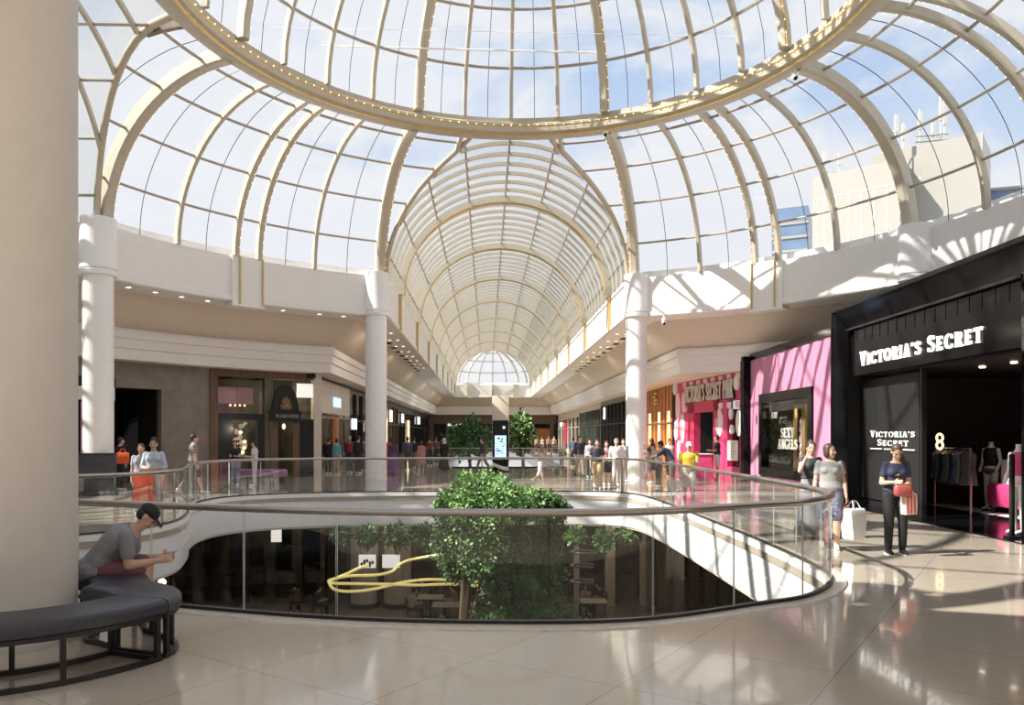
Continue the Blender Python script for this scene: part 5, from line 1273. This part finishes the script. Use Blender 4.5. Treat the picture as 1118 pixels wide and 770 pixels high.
# ---- group before the dark green shop
far('tall person in a black shirt and khaki trousers, left of the group by the column',633,31.8,190,1.80,sex='m',hair=('short','k'),top=((.018,.018,.02),1.5,.5),bottom=('pants',(.36,.29,.20)),shoe=(.05,.05,.05),legs=WLK)
far('person in a grey long-sleeved top and dark trousers beside the tall person in black',644,31.2,170,1.62,hair=('long','k'),top=((.42,.40,.42),1.7,.5),bottom=('pants',(.06,.06,.09)),arms=(ARM_BENT,ARM_DOWN))
far('person in a dark t-shirt and tan shorts walking close to the balustrade',652,24.9,175,1.68,sex='m',hair=('short','b'),top=((.045,.04,.05),.6,.5),bottom=('shorts',(.45,.34,.20)),shoe=(.8,.78,.75),legs=WLK,arms=(ARM_BENT,ARM_DOWN),voxel=.016)
far('person in a pink top with long dark hair in the middle of the group',662,26.5,185,1.58,hair=('long','b'),top=((.60,.30,.30),.5,.5),bottom=('shorts',(.40,.30,.2)),shoe=(.7,.6,.5))
w1=far('person in a white shirt and pale trousers just left of the mall column',673,25.4,178,1.72,sex='m',hair=('short','g'),top=((.80,.79,.77),1.6,.5),bottom=('pants',(.62,.58,.52)),shoe=(.75,.73,.7),legs=WLK2)
bag('shoulder_bag','black bag hanging at the side of the person in the white shirt',w1['wrists'][1]+V3((-.06,0,.2)),.25,.12,.36,'black_matte',0)
far('person in a pale blue top half behind the mall column',680.5,28.5,180,1.65,hair=('short','b'),top=((.50,.58,.62),.6,.5),bottom=('pants',(.5,.45,.4)))
far('small child in white running along the far balustrade',589.5,27.8,-75,.98,sex='c',hair=('short','b'),top=((.75,.72,.70),.6,.5),bottom=('shorts',(.78,.75,.73)),shoe=(.8,.8,.8),legs=(((0,.55,-1),(0,.1,-1)),((0,-.5,-1),(0,-1.0,-.7))),arms=(ARM_PHONE,ARM_PHONE),voxel=.012)
far('person in a dark jacket striding left of the information kiosk',527,35.4,95,1.74,sex='m',hair=('short','k'),top=((.05,.045,.055),1.6,.5),bottom=('pants',(.26,.20,.18)),shoe=(.2,.2,.2),legs=(((0,.5,-1),(0,.3,-1)),((0,-.4,-1),(0,-.8,-1))))
far('person in a long black dress with a cream headscarf on the left walkway',485,37,0,1.64,hair=('hijab',(.70,.62,.52)),top=((.012,.012,.014),1.8,.5),bottom=('long',(.014,.014,.016)),shoe=(.02,.02,.02))
far('person in a light blue shirt at the far balustrade right of the kiosk',626,41.5,10,1.66,sex='m',skin='m',hair=('short','k'),top=((.20,.36,.62),.6,.5),bottom=('pants',(.1,.1,.12)))
rr=random.Random(21)
for k,(px,d,c) in enumerate(((586,74,(.5,.3,.25)),(592,70,(.55,.5,.42)),(599,72,(.5,.4,.3)),(605,69,(.6,.45,.32)),(578,76,(.45,.3,.3)))):
    far(('first','second','third','fourth','leftmost')[k]+' small distant diner before the timber screen at the far end'+('' if k==4 else ', counted from the tree'),px,d,(180,150,200,185,170)[k],1.6+.03*k,sex='mf'[k%2],hair=('short','kbkbk'[k]),top=(c,.6,.5),bottom=('pants',(.1,.08,.08)),voxel=.03)
# ---- left side
u1=far('person in a long purple skirt just right of the left mall column',429,32.6,-20,1.62,skin='d',hair=('hijab',(.06,.04,.07)),top=((.10,.05,.12),1.7,.5),bottom=('long',(.17,.075,.22)),width=1.15)
far('person in a long red dress close behind the left mall column',426,35.5,20,1.72,skin='d',hair=('hijab',(.10,.03,.03)),top=((.42,.04,.03),1.7,.5),bottom=('long',(.36,.04,.035)))
far('person in a dark blue-grey coat, second to the right of the purple skirt',445,37.5,10,1.70,sex='m',hair=('short','k'),top=((.07,.08,.12),1.7,.5),bottom=('pants',(.06,.05,.06)))
far('person in a black jacket left of the pink dress',452,38.5,0,1.72,sex='m',hair=('short','k'),top=((.02,.02,.025),1.7,.5),bottom=('pants',(.22,.15,.09)),legs=WLK)
far('person in a pale pink dress by the brown shop',460,37.5,10,1.50,hair=('long','b'),top=((.50,.22,.25),.5,.5),bottom=('dress',(.52,.22,.27)))
far('person in a maroon top walking away beyond the pink dress',469,43,0,1.66,hair=('short','k'),top=((.18,.05,.05),.6,.5),bottom=('pants',(.05,.05,.06)))
far('person in a brown coat walking away left of the black dress',476,45,5,1.66,sex='m',hair=('short','b'),top=((.13,.08,.06),1.6,.5),bottom=('pants',(.05,.05,.06)))
far('person in a teal jacket seen from behind before the pale panelled shop',367.5,33.5,-15,1.62,hair=('short','k'),top=((.08,.36,.40),1.7,.5),bottom=('pants',(.35,.28,.25)))
far('person in dark clothes left of the teal jacket',358.5,34,-10,1.66,sex='m',hair=('short','k'),top=((.025,.022,.03),1.7,.5),bottom=('pants',(.03,.03,.035)))
far('person in a red jacket right of the teal jacket',381.5,35,-10,1.75,sex='m',skin='m',hair=('short','g'),top=((.34,.05,.05),1.7,.5),bottom=('pants',(.05,.05,.07)))
far('person in a black coat between the red jacket and the column',391,34.5,-20,1.76,sex='m',hair=('short','k'),top=((.02,.022,.028),1.7,.5),bottom=('pants',(.03,.03,.035)))
far('person in a slate jacket right against the left edge of the mall column',397,37,0,1.68,sex='m',hair=('short','b'),top=((.14,.17,.24),1.7,.5),bottom=('pants',(.06,.06,.09)))
far('person with long dark hair in a black top and jeans before the lit shop window',257,26.5,180,1.60,skin='l',hair=('long','k'),top=((.03,.022,.022),.5,.5),bottom=('pants',(.22,.27,.36)),arms=(ARM_BENT,ARM_BENT))
far('person in a white shirt turned left before the arched shop',278,26.0,100,1.60,sex='m',hair=('short','k'),top=((.68,.67,.66),.6,.5),bottom=('pants',(.66,.62,.6)),arms=(ARM_BENT,ARM_BENT))
far('person in a black and white patterned shirt walking right past the stone wall',211,22.6,-60,1.86,sex='m',skin='l',hair=('short','k'),top=(MONO_PRINT,.6,.5),bottom=('shorts',(.04,.04,.045)),legs=WLK,voxel=.015)
lb=person('person in a pale blue shirt standing with folded arms at the left balustrade',gpos(168,15.7),R_(195),H=1.72,hair=('bun','k'),top=((.55,.62,.72),1.3,.5,.0),bottom=('pants',(.50,.56,.56)),shoe=(.8,.8,.8),voxel=.012,near=True,arms=(ARM_WAIST,ARM_WAIST))
bag('shopping_bag','large bright orange shopping bag hanging from the arm of the person in pale blue',lb['wrists'][1]+V3((-.10,-.02,.02)),.36,.16,.62,cm((.80,.10,.03)),R_(15),taper=1.15)
far('person in a grey top half hidden behind the person in pale blue',154,16.6,200,1.60,hair=('short','b'),top=((.40,.40,.46),.6,.5),bottom=('pants',(.3,.3,.33)),voxel=.015)
dk=far('person in dark clothes with a bag before the dark recess of the stone wall',131,24.0,-40,1.72,sex='m',hair=('short','k'),top=((.02,.02,.022),1.7,.5),bottom=('pants',(.02,.02,.022)))
bag('handbag','orange bag swinging from the person in dark clothes by the wall recess',at(134,23.4,1.35),.36,.15,.34,cm((.72,.12,.03)),R_(20))
# ---- downstairs
for k,(px,d,c,lab,hh) in enumerate(((449,28.5,(.62,.58,.50),'person in white sitting at the downstairs cafe table','k'),(322,29.5,(.12,.08,.07),'person in brown sitting downstairs behind the left glass panel','k'),(345,29.0,(.07,.07,.09),'person in dark grey sitting downstairs near the cafe front','b'),
     (465,30.3,(.10,.10,.14),'person in navy sitting downstairs behind the one in white','k'),(497,29.2,(.35,.2,.2),'person in dusky pink sitting downstairs beside the climbing plant','b'),(640,29.3,(.45,.38,.3),'person in beige sitting downstairs right of the climbing plant','k'),(657,29.6,(.06,.05,.06),'person in black sitting downstairs, rightmost of the diners','k'))):
    s=person(lab,gpos(px,d),R_((-70,20,-60,120,100,160,90)[k]),H=1.7,sex='mf'[k%2],hair=('short',hh),top=(c,.6,.5),bottom=('pants',(.05,.05,.06)),voxel=.022,z0=ZL,legs=(((.1,1,-.05),(0,.05,-1)),((.1,1,-.05),(0,.05,-1))),arms=(ARM_BENT,ARM_BENT),lean=(.05,.3))
    hp_=s['hip']; t=thing('cafe_chair','dark cafe chair under the '+lab.replace(' sitting',''),'chair',(hp_.x,hp_.y,ZL)); f_=R_((-70,20,-60,120,100,160,90)[k]); M_=Matrix.Translation((hp_.x,hp_.y,ZL))@Matrix.Rotation(f_,4,'Z'); t.matrix_basis=M_
    obj('seat',MB().rbox((0,.06,.425),(.42,.42,.04),.015),MT['timber_brown'],t,world=False); obj('backrest',MB().rbox((0,-.18,.72),(.40,.03,.30),.012),MT['timber_brown'],t,world=False)
    for sx in(-.18,.18):
        for sy in(-.13,.24): obj('leg',MB().tube([V3((sx,sy,0)),V3((sx,sy,.41))],.014,6),MT['dark_metal'],t,world=False)
        obj('back_post',MB().tube([V3((sx*.95,-.17,.4)),V3((sx*.95,-.19,.85))],.012,6),MT['dark_metal'],t,world=False)
# low mauve bench before the arch shop
p=at(283,27.3,0); t=thing('bench','low mauve upholstered bench before the lit shop window','bench',tuple(p)); obj('cushion',MB().rbox(p+V3((0,0,.38)),(1.9,.6,.28),.06),cm((.34,.17,.26)),t)
for s in(-.8,.8): obj('leg',MB().box(p+V3((s,0,.12)),(.06,.5,.24)),MT['dark_metal'],t)
# ------------------------------------------------------------------ curved bench round the front column
BC=V3((-4.18,6.5,0))
bn=thing('bench','curved charcoal upholstered bench on black bar legs, wrapped round the wide front column','bench',tuple(BC))
def cush(a0,a1,fi,fo,name,n=30):
    m=MB(); rings=[]
    for i in range(n+1):
        a=a0+(a1-a0)*i/n; ri,ro=fi(a),fo(a); u=V3((cos(radians(a)),sin(radians(a)),0)); pr=[]
        b=.05; e=1.0
        for r,z in((ri,.37),(ri,.44),(ri+b*.3,.468),(ri+b,.48),(ro-b,.48),(ro-b*.3,.468),(ro,.44),(ro,.385),(ro-b*.5,.365),(ri+b*.5,.365)): pr.append(BC+u*r+V3((0,0,z-.01)))
        rings.append(pr)
    m.loft(rings); obj(name,m,MT['leather'],bn,smooth=50)
cush(-165,-20,lambda a:1.04,lambda a:1.60,'seat_cushion')
def sm(x): x=max(0,min(1,x)); return x*x*(3-2*x)
fo2=lambda a: 1.60-.60*sm((a+20)/42); fi2=lambda a:.99-.46*sm((a+20)/16)
cush(-19.6,165,fi2,fo2,'back_cushion',44)
def barc(r,z,a0,a1,n=40): return [BC+V3((r*cos(radians(a0+(a1-a0)*i/n)),r*sin(radians(a0+(a1-a0)*i/n)),z)) for i in range(n+1)]
sec=[(-.018,-.018),(.018,-.018),(.018,.018),(-.018,.018)]
m=MB()
for r in(1.07,1.56):
    for z in(.02,.345): m.sweep(barc(r,z,-165,-21),sec)
obj('front_frame',m,MT['dark_metal'],bn,smooth=0)
m=MB()
for z in(.02,.345):
    m.sweep([BC+V3(((fo2(a)-.05)*cos(radians(a)),(fo2(a)-.05)*sin(radians(a)),z)) for a in range(-19,166,4)],sec); m.sweep([BC+V3(((fi2(a)+.04)*cos(radians(a)),(fi2(a)+.04)*sin(radians(a)),z)) for a in range(-19,166,4)],sec)
    for a in(-19,-22.5):
        m.sweep([BC+V3((1.07*cos(radians(a)),1.07*sin(radians(a)),z)),BC+V3((1.56*cos(radians(a)),1.56*sin(radians(a)),z))],sec)
obj('back_frame',m,MT['dark_metal'],bn,smooth=0)
for a,r in [(q,1.56) for q in(-22.5,-48,-72,-96,-120,-145)]+[(q,1.07) for q in(-22.5,-60,-95,-130)]+[(-18.5,1.545),(-18.5,1.05),(-4,1.33),(14,1.03),(50,.95),(90,.95),(130,.95),(20,.58),(100,.58)]:
    p=BC+V3((r*cos(radians(a)),r*sin(radians(a)),0)); obj('leg',MB().box(p+V3((0,0,.18)),(.036,.036,.36),radians(a)),MT['dark_metal'],bn,smooth=0)
# ------------------------------------------------------------------ sky, sun, lamps, camera
w=bpy.data.worlds.new('sky'); SC.world=w; w.use_nodes=True; nt=w.node_tree; nt.nodes.clear(); N=nt.nodes.new; L=nt.links.new
out=N('ShaderNodeOutputWorld'); bg=N('ShaderNodeBackground'); L(bg.outputs[0],out.inputs[0]); bg.inputs[1].default_value=SKY
tc=N('ShaderNodeTexCoord'); mp=N('ShaderNodeMapping'); mp.inputs['Scale'].default_value=(1.6,1.6,3.2); mp.inputs['Location'].default_value=(.35,.2,.1); L(tc.outputs['Generated'],mp.inputs[0])
no=N('ShaderNodeTexNoise'); no.inputs['Scale'].default_value=2.0; no.inputs['Detail'].default_value=9; no.inputs['Roughness'].default_value=.58; no.inputs['Distortion'].default_value=.35; L(mp.outputs[0],no.inputs['Vector'])
rp=N('ShaderNodeValToRGB'); rp.color_ramp.elements[0].position=.37; rp.color_ramp.elements[0].color=(0,0,0,1); rp.color_ramp.elements[1].position=.54; rp.color_ramp.elements[1].color=(1,1,1,1); L(no.outputs[0],rp.inputs[0])
sx=N('ShaderNodeSeparateXYZ'); L(tc.outputs['Generated'],sx.inputs[0])
hr=N('ShaderNodeMapRange'); hr.inputs[1].default_value=.05; hr.inputs[2].default_value=.55; L(sx.outputs[2],hr.inputs[0])
blue=N('ShaderNodeMix'); blue.data_type='RGBA'; blue.inputs[6].default_value=(.62,.74,.92,1); blue.inputs[7].default_value=(.30,.48,.78,1); L(hr.outputs[0],blue.inputs[0])
# more cloud near the horizon
sb=N('ShaderNodeMath'); sb.operation='SUBTRACT'; sb.inputs[0].default_value=1; L(hr.outputs[0],sb.inputs[1])
ad=N('ShaderNodeMath'); ad.operation='MULTIPLY_ADD'; ad.inputs[1].default_value=.75; L(sb.outputs[0],ad.inputs[0]); L(rp.outputs[0],ad.inputs[2]); ad.use_clamp=True
mx=N('ShaderNodeMix'); mx.data_type='RGBA'; L(ad.outputs[0],mx.inputs[0]); L(blue.outputs[2],mx.inputs[6]); mx.inputs[7].default_value=(.80,.82,.86,1); L(mx.outputs[2],bg.inputs[0])
sun=bpy.data.lights.new('sun','SUN'); sun.energy=SUN; sun.color=(1,.95,.87); sun.angle=radians(.6); so=bpy.data.objects.new('sun',sun); COL.objects.link(so)
so.rotation_euler=V3((1.0,.25,-.98)).to_track_quat('-Z','Y').to_euler()
def lamp(kind,loc,e,col=(1,.86,.7),size=.3,sz2=None,rot=None):
    l=bpy.data.lights.new('lamp',kind); l.energy=e; l.color=col
    if kind=='POINT': l.shadow_soft_size=size
    else:
        l.size=size
        if sz2: l.shape='RECTANGLE'; l.size_y=sz2
    o=bpy.data.objects.new('lamp',l); COL.objects.link(o); o.location=loc
    if rot: o.rotation_euler=rot
    return o
# shop lamps inside the windows and down the mall
for px,d,z,e in((255,30.2,2.0,30),(310,31.8,3.2,40),(365,38,3.4,60)): lamp('POINT',at(px,d,z),e)
for y in(36,46,58,70):
    for s in(-1,1): lamp('POINT',l2w(s*9.3,y-18.1,3.6),40)
lamp('POINT',(11.2,15.5,2.9),12); lamp('POINT',(10.6,26.6,2.7),25); 
for px,d in((300,29.6),(420,30.4),(560,31),(660,29.6)): lamp('POINT',at(px,d,-1.6),18)
# downlights of the gallery soffits
for y in(16,26,38,50,62,74):
    for s in(-1,1): lamp('AREA',l2w(s*(HW+.65),y,6.36),DL,size=.7)
cam=bpy.data.cameras.new('camera'); co=bpy.data.objects.new('camera',cam); COL.objects.link(co); SC.camera=co
co.location=(0,0,EYE); co.rotation_euler=(pi/2,0,0); cam.sensor_width=36; cam.lens=F/1118*36; cam.shift_y=(PY-385)/1118; cam.shift_x=0; cam.clip_end=600; cam.clip_start=.05
SC.view_settings.view_transform='Standard'; SC.view_settings.look='None'; SC.view_settings.gamma=1; SC.view_settings.use_curve_mapping=False; SC.view_settings.exposure=EXPO
SC.cycles.transparent_max_bounces=24; SC.cycles.diffuse_bounces=4; SC.cycles.glossy_bounces=4; SC.cycles.max_bounces=10; SC.cycles.use_denoising=True; SC.cycles.sample_clamp_indirect=8
